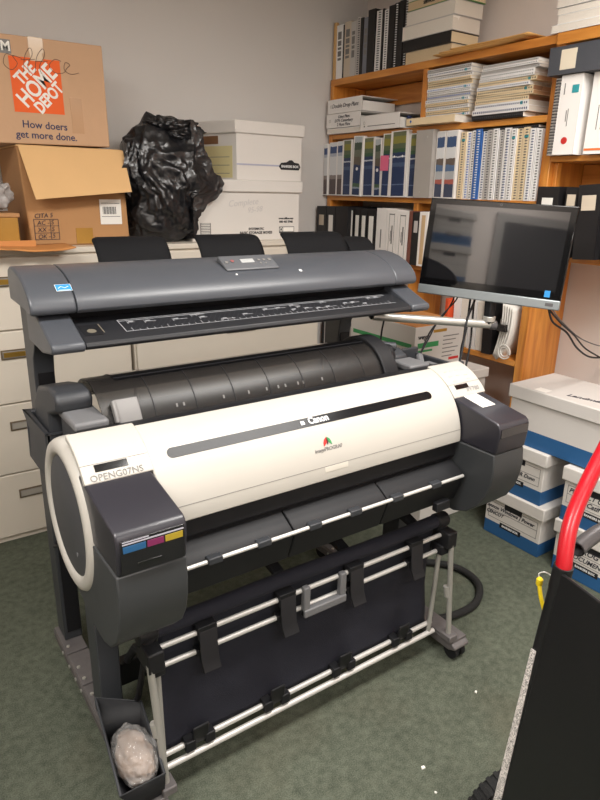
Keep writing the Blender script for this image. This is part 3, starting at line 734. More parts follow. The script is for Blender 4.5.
for i, (t_, y0, y1, x, cov, pg, lab) in enumerate(pile):
    black = cov is BLACKB and i == 1
    M = at(x, y0, z+t_/2) @ Matrix.Rotation(R(rnd.uniform(-1.5, 1.5)), 4, 'Z') @ RX90
    o = plain_book(lab, M, t_, y0-y1, cov, d=.20, pages=pg, name='thick_book', spine=black, th=.003, group='pile of thick books on the top shelf')
    if i == 4:
        text('SERVICES  GUIDE', o, M @ frame((-.0005, 0, (y0-y1)*.55), (0, 0, 1), (0, 1, 0)), .02, PRINTK, 'edge_lettering', bold=.0008)
    z += t_+.0008
# --- envelopes hanging over the edge
for k, (y0, y1, dz, rz) in enumerate(((2.51, 2.06, 0, 3), (2.47, 2.0, .006, 2.4), (2.40, 1.965, .012, 1.5))):
    b = B(); L_ = y0-y1
    def env(uu, vv, L_=L_): return (-.05+.235*vv, -L_*uu, .003+.010*max(0, (uu-.6))**2*6*(1-.3*k))
    b.M = at(2.575, y0, SH['s1']+dz, rz); b.grid(env, 14, 4)
    o = b.build('manila_envelope', [MANILA], None, solid=.0045)
    tag(o, ['manila envelope at the bottom of the flat pile overhanging the top shelf', 'manila envelope in the middle of the flat pile overhanging the top shelf', 'manila envelope uppermost in the flat pile overhanging the top shelf'][k], 'envelope', 'manila envelopes on the top shelf')
# --- papers at the frame edge
z = SH['s1']
for k, (t_, y0, x, m_) in enumerate(((.03, 1.872, 2.565, PAGES), (.034, 1.85, 2.57, PAGES), (.026, 1.858, 2.575, PAGES), (.03, 1.862, 2.57, PAGES))):
    M = at(x, y0, z+t_/2, rnd.uniform(-1, 1)) @ RX90
    plain_book(f'{["lowest","second","third","uppermost"][k]} thick paper bundle of the pile above the slate binder', M, t_, .32, GREYB if k == 2 else WHITEB, d=.23, pages=m_, name='paper_bundle', spine=False, th=.002, group='paper bundles on the top shelf')
    z += t_+.001

# --- second shelf, lying binders near the corner
Z = SH['s2']
M = at(2.552, 3.398, Z+.016) @ RX90
plain_book('thin dark backed folder lying at the corner under two white binders', M, .03, .32, WHITEB, d=.26, name='flat_folder', spine=False, th=.004, group=None)
for k, (z0, y0) in enumerate(((.033, 3.400), (.114, 3.397))):
    M = at(2.548+.004*k, y0, Z+z0+.04) @ RX90
    o = binder(['white binder with handwritten spine lying below another in the shelf corner', 'white binder with handwritten spine lying uppermost in the shelf corner'][k], M, .078, .325, WHTBIND, d=.29, group='white binders lying on the second shelf', ring=True)
    for j, (s, yy) in enumerate(((('Cities Plans', .020), ('DTPs Canterbury', -.002), ('2 More Plans', -.024)) if k == 0 else (('Double Drop Plans', 0),))):
        text(s, o, M @ frame((-.0012, yy, .17), (0, 0, 1), (0, 1, 0)), .024 if k == 0 else .032, PENK, 'handwriting', shear=.25)
M = at(2.545, 3.068, Z+.041) @ RX90
o = binder('white binder with blue end lying beside the handwritten binders', M, .078, .325, WHTBIND, d=.29, group='white binders lying on the second shelf', lines=(PRINTG, [(-.55, -.35, .1, .13), (-.5, -.4, .2, .9)]))
b = B(); b.box(2.60, 2.63, 2.738, 2.7435, Z+.015, Z+.065); b.build('blue_tab', [NAVYBK], o)
# --- second shelf, two stacks of spiral books
M = at(2.515, 2.655, Z+.018) @ RX90
o = plain_book('cream spiral report sticking out under the stack beside the divider', M, .034, .335, CREAMB, d=.25, name='cream_report', group=None)
b = B(); b.lathe([(.006, -.0015), (.006, 0)], (2.514, 2.62, Z+.02), 'x', 10); b.build('round_mark', [BLUEBK], o)
stackA = [(WHITEB, COILB), (CREAMB, COILK), (WHITEB, COILK), (CREAMB, COILK), (WHITEB, COILN), (GREYB, COILB), (WHITEB, COILK), (WHITEB, COILB), (CREAMB, COILK), (CREAMB, COILK), (WHITEB, COILK), (WHITEB, COILN), (GREYB, COILK)]
z = Z+.0365
for i, (cv, cl) in enumerate(stackA):
    t_ = .0166+.002*((i*7) % 3-1); y0 = 2.588-.0012*i+.004*rnd.random()
    M = at(2.575+.012*rnd.random()-.004*i*.3, y0, z+t_/2, rnd.uniform(-1.5, 1.5)) @ RX90
    spiral_book(f'{"cream" if cv is CREAMB else "pale"} spiral book, {ORD[i]} from the bottom of the stack beside the divider', M, t_, .29, cv, cl, group='spiral books stacked beside the divider', pages=PAGES, mark=TEAL if i in (0, 4, 7, 11) else None)
    z += t_+.0008
stackB = [(BLACKB, COILK, .022), (WHITEB, COILN, .024), (WHITEB, COILN, .022), (CREAMB, COILK, .020), (CREAMB, COILK, .016), (CREAMB, COILK, .02), (WHITEB, COILN, .016), (CREAMB, COILK, .018), (WHITEB, COILK, .014), (WHITEB, COILK, .016), (GREYB, COILK, .013), (WHITEB, COILK, .013), (GREYB, COILK, .013)]
z = Z+.0005
for i, (cv, cl, t_) in enumerate(stackB):
    y0 = 2.258-.003*i+.006*rnd.random(); 
    M = at(2.565+.010*rnd.random(), y0, z+t_/2, rnd.uniform(-2, 1)) @ RX90
    spiral_book(f'{"cream" if cv is CREAMB else "black" if cv is BLACKB else "pale"} spiral book, {ORD[i]} from the bottom of the stack beside the bookcase upright', M, t_, .30+.012*((i*5) % 3), cv, cl, group='spiral books stacked beside the bookcase upright', pages=PAGEST if i in (3, 4, 5, 7) else PAGES, mark=TEAL if i in (2, 5, 7) else None)
    z += t_+.0008
# --- third shelf, photo covered binders from the corner, a grey one, then upright spiral books
Z = SH['s3']
ph = [(3.424, 3.382, .305, COV2), (3.380, 3.296, .312, COV2), (3.294, 3.238, .315, COV2), (3.236, 3.146, .320, COV1), (3.144, 3.052, .336, COV3), (3.050, 2.944, .325, COV1),
      (2.942, 2.882, .315, COV3), (2.880, 2.806, .335, COV1), (2.804, 2.664, .345, COV1), (2.662, 2.592, .325, COV1)]
words = ['grey map print', 'wide grey map print', 'grey map print', 'blue aerial print', 'round seal print', 'wide blue aerial print', 'narrow seal print', 'pink sticky note', 'widest green and blue print', 'blue aerial print']
for i, (y0, y1, h, cv) in enumerate(ph):
    M = at(2.555+.008*((i*3) % 4)/3, (y0+y1)/2, Z) @ Matrix.Rotation(R((-.9, .2, -.3, -.6, 2.2, -1.2, -2.0, .8, -1.4, -1.0)[i]*.8), 4, 'X')
    binder(f'white binder with {words[i]} on its spine, {ORD[i]} from the room corner', M, (y0-y1)*.97, h, WHTBIND, d=.28, group='photo covered binders on the third shelf', insert=(cv, .80 if i in (0, 1, 2) else .74), ring=False, note=(i == 7), logo=[(WHITEB, 0, .46, .010)] if i in (4, 6) else ([(WHITEB, .035, .62, .006), (WHITEB, -.03, .62, .006)] if i == 8 else None))
M = at(2.535, 2.528, Z) @ Matrix.Rotation(R(-.8), 4, 'X')
o = binder('plain grey binder on the third shelf between photo covers', M, .118, .335, GREYBIND, d=.28, ring=False)
b = B(); b.M = M.copy()
for yy, zz in ((-.02, .30), (.01, .03)): b.lathe([(.005, -.0015), (.005, 0)], (0, yy, zz), 'x', 10)
b.build('rivets', [CHROME], o)
for i, (y0, y1, cv) in enumerate(((2.464, 2.402, COV4), (2.400, 2.322, COV4))):
    M = at(2.56, (y0+y1)/2, Z) @ Matrix.Rotation(R(-.8), 4, 'X')
    binder(['white photo binder next to the plain grey binder', 'white photo binder with blue top next to the cream spiral books'][i], M, y0-y1-.002, .325, WHTBIND, d=.27, insert=(cv, .8), ring=False)
sp = [(CREAMB, COILK, .034, .315), (WHITEB, COILB, .036, .315), (WHITEB, COILK, .028, .318), (BLUEBK, COILW, .038, .322), (WHITEB, COILN, .032, .315), (GREYB, COILK, .036, .315), (WHITEB, COILK, .034, .318), (GREYB, COILK, .030, .315),
      (WHITEB, COILN, .042, .318), (WHITEB, COILK, .030, .312), (CREAMB, COILK, .036, .315), (CREAMB, COILK, .038, .315), (WHITEB, COILN, .034, .308), (WHITEB, COILK, .030, .305)]
y = 2.318; tot = sum(s[2] for s in sp); sc = (2.318-1.852)/tot
for i, (cv, cl, t_, h) in enumerate(sp):
    t_ *= sc
    M = at(2.572+.008*((i*5) % 3)/2, y-t_/2, Z) @ Matrix.Rotation(R(-.9+rnd.uniform(-.5, .5)), 4, 'X')
    nm = {id(CREAMB): 'cream', id(WHITEB): 'white', id(BLUEBK): 'blue', id(GREYB): 'pale grey'}[id(cv)]
    spiral_book(f'{nm} spiral book, {ORD[i]} upright one after the photo binders on the third shelf', M, t_-.001, h, cv, cl, group='upright spiral books on the third shelf', ringw=.32, mark=TEAL if i in (0, 9, 11) else None)
    y -= t_
M = at(2.578, 2.20, Z+.327) @ Matrix.Rotation(R(1), 4, 'X') @ RX90
spiral_book('flat black spiral book lying on top of the upright spiral books', at(2.578, 2.245, 1.907-.0125) @ RX90, .012, .36, BLACKB, COILK, d=.20, group=None)
# --- fourth shelf
Z = SH['s4']
for i, (y0, y1, h, lab) in enumerate(((3.44, 3.338, .288, (BEIGEB, .60, .82, .5)), (3.336, 3.245, .290, (PAPERW, .42, .82, .5)), (3.243, 3.122, .292, None))):
    M = at(2.495, (y0+y1)/2*.989, Z)
    binder(['black binder with beige spine label in the shelf corner', 'black binder with long white spine label near the shelf corner', 'black binder without label behind the scanner end'][i], M, y0-y1-.003, h, BLKBIND, d=.28, group='black binders on the fourth shelf', lab=lab, ring=(i == 2))
for i, (y0, y1) in enumerate(((3.118, 3.064), (3.062, 3.004), (3.002, 2.944), (2.942, 2.868))):
    M = at(2.525, (y0+y1)/2, Z)
    binder(f'slim black binder with white spine slip, {ORD[i]} of four behind the scanner end', M, y0-y1-.002, .285, BLKBIND, d=.27, group='slim black binders on the fourth shelf', lab=(PAPERW, .30 if i else .42, .86 if i != 0 else .95, .55), ring=False)
for i, (y0, y1) in enumerate(((2.864, 2.778), (2.776, 2.690), (2.688, 2.600))):
    M = at(2.53, (y0+y1)/2, Z)
    binder(f'white binder with printed spine, {ORD[i]} after the slim black binders', M, y0-y1-.002, .292-.004*i, WHTBIND, d=.28, group='white binders on the fourth shelf', ring=False,
           lines=(PRINTG, [(-.1, .1, .25, .6)] if i == 0 else [(-.5, -.46, .1, .93), (.46, .5, .1, .93), (-.5, .5, .9, .92), (-.2, .0, .35, .7), (.1, .2, .4, .6)]))
plain_book('rust brown book pressed between white and black binders', at(2.53, 2.588, Z), .020, .286, BROWNB, d=.25, name='brown_book')
binder('black binder with pale label beside the rust brown book', at(2.535, 2.548, Z), .054, .280, BLKBIND, d=.27, lab=(GREYB, .62, .84, .5), ring=False)
binder('white binder with tan spine strip beside the black one', at(2.53, 2.488, Z), .06, .284, WHTBIND, d=.27, lab=(mat('tan_strip', srgb(206, 176, 136), .6), .04, .94, .45), ring=False)
binder('white binder half hidden by the monitor edge', at(2.535, 2.434, Z), .044, .288, WHTBIND, d=.27, ring=False)
# --- fifth shelf
for (y0, y1) in ((1.846, 3.378),): board(y0, y1, .45, .029)
Z = .45
for i, (y0, y1, cv, nm) in enumerate(((3.40, 3.372, BLACKB, 'thin black'), (3.370, 3.345, WHTBIND, 'thin white'), (3.343, 3.238, BLUEBK, 'blue'), (3.236, 3.13, DGREYBIND, 'slate'), (3.128, 3.02, mat('warm_grey_vinyl', srgb(168, 160, 152), .5), 'warm grey'), (3.018, 2.93, WHTBIND, 'white'))):
    binder(f'{nm} binder low in the bookcase behind the scanner upright', at(2.56, (y0+y1)/2, Z), y0-y1-.002, .31, cv, d=.27, ring=False, group='binders low in the bookcase')
Z = SH['s5']
for i, (y0, y1) in enumerate(((2.262, 2.214), (2.212, 2.160), (2.158, 2.108), (2.106, 2.058))):
    M = at(2.585, (y0+y1)/2, Z) @ Matrix.Rotation(R(-2.5), 4, 'X')
    plain_book(f'white paper folder, {ORD[i]} of the row under the monitor', M, y0-y1-.003, .275-.006*i, WHITEB, d=.23, name='paper_folder', pages=PAGESV, group='paper folders under the monitor', spine=(i % 2 == 0))
binder('black binder under the monitor between loose papers', at(2.572, 2.022, Z) @ Matrix.Rotation(R(-2), 4, 'X'), .058, .29, BLKBIND, d=.26, ring=False)
t = thing('clipped_papers', 'curled white papers held by a black binder clip beside the bookcase upright', 'papers', (2.62, 1.91, Z))
for k in range(5):
    b = B()
    def pg(u_, v_, k=k): 
        s_ = .015*k
        return (2.568+.22*u_, 1.972-s_-.018*math.sin(v_*PI*.9)*(1-k*.1)-.02*v_+.010*(1-v_)**4*k, Z+.003+.27*v_-.004*k)
    b.grid(pg, 4, 12); b.build('paper_sheaf', [PAPERW], t, solid=.0045)
b = B(); b.tube([(2.565, 1.905+.035*math.cos(a*PI/12)-.0, Z+.035+.034*math.sin(a*PI/12)) for a in range(-10, 14)], .004, 6); b.tube([(2.567, 1.905+.024*math.cos(a*PI/12), Z+.035+.023*math.sin(a*PI/12)) for a in range(-10, 14)], .004, 6); b.build('rolled_edge', [PAPERW], t)
b = B(); b.prism([(1.90, Z+.135), (1.955, Z+.135), (1.948, Z+.17), (1.907, Z+.17)], 'x', 2.548, 2.570); cl_ = b.build('binder_clip', [BLACKG], t, bevel=.002)
b = B(); b.tube([(2.556, 1.915, Z+.17), (2.552, 1.92, Z+.195), (2.552, 1.935, Z+.195), (2.556, 1.94, Z+.17)], .0016, 6); b.build('clip_handle', [CHROME], cl_)
tag(B().box(2.55, 2.60, 2.278, 2.30, Z, 1.075).build('orange_folder', [mat('orange_folder_card', srgb(220, 82, 40), .55)], None, bevel=.002), 'bright orange folder standing at the end of the white folders', 'folder')

# --- right bay beyond the upright
Z = SH['r2']
spiral_book('white spiral book with red and teal marks against the bookcase upright', at(2.535, 1.777, Z), .036, .30, WHTBIND, COILK, d=.25, ringw=.8, name='spiral_bound_book')
for i, (y0, y1) in enumerate(((1.756, 1.658), (1.625, 1.53), (1.525, 1.43))):
    o = binder(['wide white binder with red and teal round marks under the slate binder', 'white binder with orange foot stripe next to the wide marked one', 'white binder at the picture edge under the slate binder'][i], at(2.520 if i == 0 else 2.54, (y0+y1)/2, Z), y0-y1, .305, WHTBIND, d=.285, ring=False,
        lines=(PRINTG, [(-.05, .0, .36, .58), (.1, .16, .42, .56), (.55, .62, .76, .9)]) if i == 0 else (PRINTG, [(-.3, -.24, .3, .6), (.1, .16, .3, .6)]))
    b = B(); M = at(2.520 if i == 0 else 2.54, (y0+y1)/2, Z); b.M = M.copy()
    if i == 0:
        b.lathe([(.014, -.0016), (.014, 0)], (0, .0, .055), 'x', 16, 0); b.build('red_round_mark', [REDP], o); b = B(); b.M = M.copy(); b.box(-.0014, .0, -.036, -.006, .235, .265); b.build('teal_mark', [TEAL], o)
    else: b.box(-.0014, 0, -.045, .045, .014, .022); b.build('foot_stripe', [mat('orange_stripe', srgb(232, 120, 60), .5)], o)
M = at(2.505, 1.818, Z+.306+.054) @ RX90
o = binder('slate binder with cream label lying across the white binders', M, .105, .40, DGREYBIND, d=.29, ring=False)
b = B(); b.M = M.copy(); b.box(-.001, .001, -.036, .038, .055, .125); b.build('spine_label', [mat('cream_label', srgb(226, 214, 192), .6)], o)
Z = SH['r3']
for i, (y0, y1, h, x, rx, lab) in enumerate(((1.797, 1.690, .29, 2.515, 0, (PAPERW, .74, .84, .5)), (1.668, 1.612, .288, 2.53, 0, (BEIGEB, .74, .90, .7)), (1.588, 1.488, .300, 2.52, -3.5, (BEIGEB, .66, .86, .62)), (1.475, 1.38, .295, 2.55, -3.5, (BEIGEB, .66, .86, .6)))):
    binder(f'black binder with paper label, {ORD[i]} from the upright on the lower wall shelf', at(x, (y0+y1)/2, Z) @ Matrix.Rotation(R(rx), 4, 'X'), y0-y1, h, BLKBIND, d=.28, lab=lab, ring=False, group='black binders on the lower wall shelf')

# ------------------------------------------------------------------ the large format printer
PX0, PX1 = .330, 1.643
AC = (1.435, .86); AR = .20            # axis of the rounded body
pt = thing('large_format_printer', 'white and charcoal large format printer with fabric catch basket on a wheeled stand', 'printer', (.985, 1.45, 0))
def on(a, r=AR): return (AC[0]+r*math.cos(R(a)), AC[1]+r*math.sin(R(a)))
def W_(x, a, r=AR+.001):                # text plane on the rounded cover
    y, z = on(a, r); s_, c_ = math.sin(R(a)), math.cos(R(a))
    return frame((x, y, z), (1, 0, 0), (0, s_, -c_))
def strip(b, x0, x1, a0, a1, r, th=.001, m=0, n=6): return b.prism(shell(AC, r-th, r+th, a0, a1, n), 'x', x0, x1, m)
# stand
for s_, x0, x1 in ((-1, .376, .450), (1, 1.530, 1.604)):
    y0, y1 = 1.185, 2.06
    b = B(); b.prism([(y0+.03, .040), (y1-.03, .040), (y1, .055), (y1, .078), (y0+.02, .078), (y0, .066), (y0, .055)], 'x', x0, x1)
    f = b.build('stand_foot', [FOOTM], pt, bevel=.006)
    b = B()
    for ya, yb in ((1.885, 2.05), (1.715, 1.878), (1.20, 1.708)): b.box(x0+.002, x1-.002, ya, yb, .076, .086)
    b.build('foot_cover_plate', [FOOTM], f, bevel=.002)
    b = B()
    for yy in (1.92, 1.80, 1.74, 1.66): b.lathe([(.006, 0), (.006, .004), (.003, .005)], (x0+.016, yy, .086), 'z', 8)
    for yy in (1.93, 1.85, 1.78, 1.72): b.lathe([(.006, -.004), (.006, 0)], (x0, yy, .062), 'x', 8)
    b.build('foot_bolt', [CHROME], f)
    for yy in (1.225, 2.02):
        b = B(); xm = (x0+x1)/2
        for dx in (-.016, .016): b.lathe([(.018, -.009), (.028, -.009), (.029, 0), (.028, .009), (.018, .009)], (xm+dx, yy-.008, .029), 'x', 18)
        b.cyl((xm, yy, .03), (xm, yy, .05), .010, 10); b.box(xm-.006, xm+.006, yy-.03, yy+.014, .028, .05)
        b.build('caster', [BLACKP], f)
for x0, x1 in ((.383, .446), (1.534, 1.597)):
    b = B(); b.prism([(x0, 1.515), (x1, 1.515), (x1, 1.60), (x0, 1.60)], 'z', .084, .70); b.build('stand_leg', [STEEL], pt, bevel=.004)
B().box(.446, 1.534, 1.56, 1.60, .16, .24).build('stand_beam', [BLACKP], pt, bevel=.003)
# cable duct on left leg
b = B(); b.box(.447, .50, 1.45, 1.52, .50, .60); 
for k in range(10): b.box(.455, .56, 1.40, 1.46, .48+k*.012, .486+k*.012)
b.build('hose_duct', [BLACKP], pt, bevel=.002)
# chassis
poly = arc(AC, .184, 84, 178, 20)+[(1.252, .80), (1.30, .735), (1.36, .665), (1.70, .665), (1.76, .74), (1.76, .90), (1.72, .95), (1.56, .985)]
B().prism(poly, 'x', .37, 1.605).build('chassis', [BLACKP], pt)
# side housings : charcoal belly, ink cover, white band, end ring and disc
belly = [(1.102, .849), (1.097, .80), (1.101, .755), (1.113, .71), (1.138, .665), (1.185, .622), (1.235, .604), (1.30, .604), (1.41, .632), (1.52, .672), (1.60, .75), (1.62, .84), (1.60, .90), (1.50, .92), (1.30, .849)]
ink = [(1.100, .851), (1.093, .905), (1.093, .930), (1.097, .942), (1.108, .950), (1.285, .982), (1.33, .99), (1.36, .851)]
for side, x0, x1 in (('l', PX0, .486), ('r', 1.499, PX1)):
    B().prism(belly, 'x', x0, x1).build('side_housing', [LOWGREY], pt, bevel=.004, smooth=40)
    ic = B().prism(ink, 'x', x0+.002, x1-.001).build('ink_tank_cover', [INKCOV], pt, bevel=.005, smooth=40, seg=3)
    b = B()
    strip(b, x0+.002, x1+.006, 98, 142.3, AR-.008, .008, 0, 40)
    b.build('side_band', [WHITEP], pt, bevel=.006, seg=4)
    xo = x0 if side == 'l' else x1; sg = -1 if side == 'l' else 1
    RY, RZ = 1.440, .838
    prof = [(.150, .004), (.153, -.004), (.160, -.009), (.173, -.010), (.184, -.006), (.190, .003), (.193, .016), (.194, .034), (.150, .034)]
    b = B(); b.lathe([(r_, h*-sg if side == 'r' else h) for r_, h in prof] if side == 'l' else [(r_, -h) for r_, h in prof], (xo, RY, RZ), 'x', 72)
    b.build('end_ring', [WHITEP], pt, smooth=50)
    b = B(); b.lathe([(.153, .006), (.150, -.001), (.140, -.004), (.0001, -.006)] if side == 'l' else [(.153, -.006), (.150, .001), (.140, .004), (.0001, .006)], (xo, RY, RZ), 'x', 64)
    dd_ = b.build('end_disc', [DISC], pt, smooth=50)
    if side == 'l':
        b = B(); b.lathe([(.006, -.0015), (.006, 0)], (xo-.005, 1.372, .764), 'x', 14); b.build('lock_plug', [MIDGREY], dd_)
        # front of the ink cover: window with the coloured tank labels
        b = B(); b.box(.340, .478, 1.0912, 1.094, .857, .934); w_ = b.build('ink_window', [PURPW], ic, bevel=.001)
        for k, (m_, nm, xa, xb) in enumerate(((CYANI, 'cyan_tank_label', .345, .393), (MAGI, 'magenta_tank_label', .396, .432), (YELI, 'yellow_tank_label', .435, .474))):
            b = B(); b.box(xa, xb, 1.0902, 1.0913, .906, .921); b.build(nm, [m_], ic, bevel=.0005)
        b = B(); b.box(.344, .476, 1.0902, 1.0912, .9245, .9275); b.box(.344, .40, 1.0902, 1.0912, .930, .932); b.build('pale_strip', [mat('pale_strip_gloss', srgb(176, 174, 184), .15)], ic)  # thin pale strips above the tank labels, the upper one shorter
        b = B(); b.box(.375, .425, 1.0904, 1.0914, .868, .877); b.build('finger_grip', [BLACKG], ic, bevel=.001)
        text('OPENG07NS', pt, W_(.407, 139.2), .0215, PRINTG, spacing=1.02, ext=.0005)
        b = B(); strip(b, .362, .437, 130.2, 135.2, AR+.0005, .0012); b.build('status_window', [BLACKG], pt)
        b = B(); strip(b, .333, .488, 129.2, 129.5, AR+.0002, .0006); b.build('panel_seam', [PRINTG], pt)
        b = B(); b.lathe([(.004, -.0015), (.004, 0)], (.355, 1.1, .80), 'y', 10); b.lathe([(.004, -.0015), (.004, 0)], (.470, 1.1, .80), 'y', 10); b.build('cover_screw', [MIDGREY], pt)
    else:
        b = B(); b.M = Matrix.Identity(4)
        z = lambda y: .982-(1.285-y)*.181
        b.add([(1.545, 1.285, z(1.285)+.001), (1.605, 1.285, z(1.285)+.001), (1.605, 1.200, z(1.2)+.001), (1.545, 1.200, z(1.2)+.001)]+[(1.545, 1.285, z(1.285)-.001), (1.605, 1.285, z(1.285)-.001), (1.605, 1.200, z(1.2)-.001), (1.545, 1.200, z(1.2)-.001)], [(0,1,2,3),(0,4,5,1),(1,5,6,2),(2,6,7,3),(3,7,4,0)])
        wl = b.build('notice_label', [PAPERW], ic)
        b = B()
        for k in range(5): y_ = 1.272-.014*k; b.box(1.552, 1.598-.01*(k % 2), y_-.0018, y_+.0018, z(y_)+.0005, z(y_)+.0016)
        b.build('label_text', [mat('pale_print', srgb(176, 176, 178), .6)], wl)
        b = B(); b.box(1.507, 1.636, 1.0912, 1.094, .905, .934); b.build('ink_window', [PURPW], ic, bevel=.001)
        text('iPF780', pt, W_(1.597, 136.6), .021, mat('silver_print', srgb(150, 150, 152), .4, .3), spacing=1.05)
        b = B(); strip(b, 1.525, 1.583, 130.0, 134.5, AR+.0006, .0012); b.build('operation_display', [BLACKG], pt)
        b = B()
        for k, (xx, aa) in enumerate(((1.53, 112), (1.555, 112), (1.58, 112), (1.605, 113), (1.53, 119), (1.565, 119), (1.6, 120), (1.535, 125), (1.6, 125))): strip(b, xx, xx+.014, aa, aa+.8, AR+.0004, .0006)
        b.build('button_print', [mat('pale_button_print', srgb(186, 182, 172), .5)], pt)
        b = B(); strip(b, 1.497, 1.645, 128.6, 128.9, AR+.0002, .0006); b.build('panel_seam', [PRINTG], pt)
        text('image', pt, frame((1.61, 1.1005, .80), (1, 0, 0), (0, 0, 1)), .012, MIDGREY, shear=.2)
# central cover
b = B(); b.prism(shell(AC, AR-.010, AR+.001, 103, 182.5, 60), 'x', .4885, 1.4965); tc_ = b.build('top_cover', [WHITEP], pt, bevel=.003, smooth=40)
b = B(); strip(b, .49, 1.495, 170.6, 170.9, AR+.0011, .0006); b.build('cover_seam', [PRINTG], tc_)
b = B(); strip(b, .957, 1.037, 171.3, 175.6, AR+.0006, .0012); b.build('cover_grip', [mat('grip_shade_plastic', srgb(206, 201, 190), .5)], tc_, bevel=.0006)
# long dark window slot with rounded ends
b = B(); x0, x1, a0, a1 = .532, 1.410, 129.8, 137.4; am = (a0+a1)/2; ra = R((a1-a0)/2)*AR
outl = []
for k in range(13): th_ = R(90+180*k/12); outl.append((x0+ra+ra*math.cos(th_), am-math.degrees(ra*math.sin(th_)/AR)))
for k in range(13): th_ = R(-90+180*k/12); outl.append((x1-ra+ra*math.cos(th_), am-math.degrees(ra*math.sin(th_)/AR)))
nn = len(outl); vs = [(x, *on(a, AR+.0022)) for x, a in outl]+[(x, *on(a, AR-.001)) for x, a in outl]
b.add(vs, [list(range(nn))]+[[k, (k+1) % nn, nn+(k+1) % nn, nn+k] for k in range(nn)])
sl_ = b.build('window_slot', [SLOTG], tc_, smooth=30)
text('Canon', sl_, W_(.974, 133.2, AR+.003), .0275, PRINTW, bold=.0009, sx=.92)
b = B(); strip(b, .915, .927, 132, 135.2, AR+.0028, .0006); b.build('white_mark', [PRINTW], sl_)
# emblem : red and green flame strokes and the small word under it
for m_, nm, dx, rot_, sc_ in ((REDP, 'red_leaf', -.007, 28, .92), (GREENP, 'green_leaf', .007, -30, .86), (mat('dark_leaf', srgb(70, 40, 40), .5), 'dark_leaf', .0, 0, .65)):
    b = B(); Wm = W_(.977+dx, 151.5, AR+.0018) @ Matrix.Rotation(R(-rot_), 4, 'Z'); b.M = Wm
    pts_ = [(0, -.016), (.005, -.006), (.006, .004), (.001, .015), (-.004, .005), (-.004, -.006)]
    b.prism([(x*sc_, y*sc_) for x, y in pts_], 'z', 0, .0008); b.build(nm, [m_], tc_)
text('imagePROGRAF', tc_, W_(.978, 157.5, AR+.0016), .0138, PRINTG, bold=.0003)
# paper exit, guide and front rod
poly = [(1.36, .83), (1.30, .80), (1.235, .768), (1.208, .752), (1.203, .742), (1.208, .72), (1.222, .680), (1.232, .652), (1.25, .648), (1.30, .665), (1.38, .70)]
for x0, x1 in ((.492, .835), (.839, 1.165), (1.169, 1.494)):
    B().prism(poly, 'x', x0, x1).build('output_guide', [BLACKP], pt, bevel=.003, smooth=40)
b = B(); b.cyl((.50, 1.199, .748), (1.485, 1.199, .748), .0055, 10); gr = b.build('guide_rod', [ALU], pt)
for xx in (.60, .74, .90, 1.04, 1.20, 1.36):
    b = B(); b.box(xx-.02, xx+.02, 1.190, 1.212, .740, .758); b.build('rod_clip', [DKGREY], gr, bevel=.003)
b = B(); b.box(1.38, 1.44, 1.2, 1.222, .645, .675); b.build('guide_latch', [BLACKP], pt, bevel=.003)
# roll unit behind the cover
RC = (1.60, .985); RR = .138
b = B(); b.prism(shell(RC, RR-.004, RR, 25, 176, 40), 'x', .445, 1.365); rc_ = b.build('roll_cover', [SMOKE], pt, smooth=40)
b = B()
for k in range(7): xx = .58+k*.118; b.prism(shell(RC, RR-.001, RR+.0015, 30, 172, 24), 'x', xx, xx+.002)
b.prism(shell(RC, RR-.002, RR+.003, 98, 100, 3), 'x', .51, 1.36); b.build('cover_rib', [BLACKP], rc_)
b = B(); b.prism(shell(RC, .0, RR+.006, 60, 122, 20)[:-1] if False else shell(RC, RR-.006, RR+.002, 40, 104, 16), 'x', .51, 1.36); b.build('cover_rear_panel', [BLACKG], rc_, smooth=40)
for xx in (.64, .66, .78, .86, .92, .96, .985, 1.03, 1.05, 1.12): 
    b = B(); a = 148; b.prism(shell(RC, RR-.001, RR+.001, a, a+4, 2), 'x', xx, xx+.005); b.build('roll_icon', [mat('dim_icon_print', srgb(112, 110, 108), .5)], rc_)
B().cyl((.51, 1.60, .985), (1.36, 1.60, .985), .055, 24).build('roll_spindle', [BLACKP], pt)
B().box(.50, 1.40, 1.47, 1.74, .94, .965).build('roll_tray', [BLACKP], pt, bevel=.004)
b = B(); b.prism(shell(RC, RR+.001, RR+.012, 134, 186, 10), 'x', .478, .540); b.prism(shell(RC, RR+.001, RR+.020, 136, 158, 6), 'x', .470, .480); b.build('roll_holder', [INNERG], pt, bevel=.003, smooth=40)
b = B(); b.prism([(1.80, .90), (1.80, 1.03), (1.74, 1.085), (1.62, 1.112), (1.56, 1.108), (1.545, 1.09), (1.555, 1.06), (1.60, 1.045), (1.64, 1.03), (1.64, .90)], 'x', .352, .445); b.build('roll_drive_head', [DKGREY], pt, bevel=.010, seg=3)
b = B(); b.box(.372, .448, 1.455, 1.60, .965, 1.045); b.build('roll_drive_body', [DKGREY], pt, bevel=.006)
b = B(); b.box(.366, .452, 1.45, 1.60, 1.040, 1.062); b.build('release_lever', [MIDGREY], pt, bevel=.008, seg=3)
b = B(); b.box(.335, .350, 1.62, 1.86, .84, .985); b.box(.335, .42, 1.84, 1.86, .84, .985); b.box(.335, .43, 1.62, 1.86, .84, .855); b.box(.335, .43, 1.62, 1.635, .84, .985)
b.build('side_pocket', [DKGREY], pt, bevel=.005)
b = B(); b.prism(shell(RC, RR-.03, RR+.012, -5, 178, 40), 'x', 1.365, 1.425); b.prism(arc(RC, RR-.028, 0, 360, 30)[:-1], 'x', 1.40, 1.42); b.build('roll_end_cap', [BLACKP], pt, bevel=.004, smooth=40)
b = B(); b.prism([(1.80, .92), (1.80, 1.06), (1.68, 1.10), (1.58, 1.10), (1.55, 1.07), (1.55, .92)], 'x', 1.428, 1.50); b.build('drive_cover', [BLACKP], pt, bevel=.012)
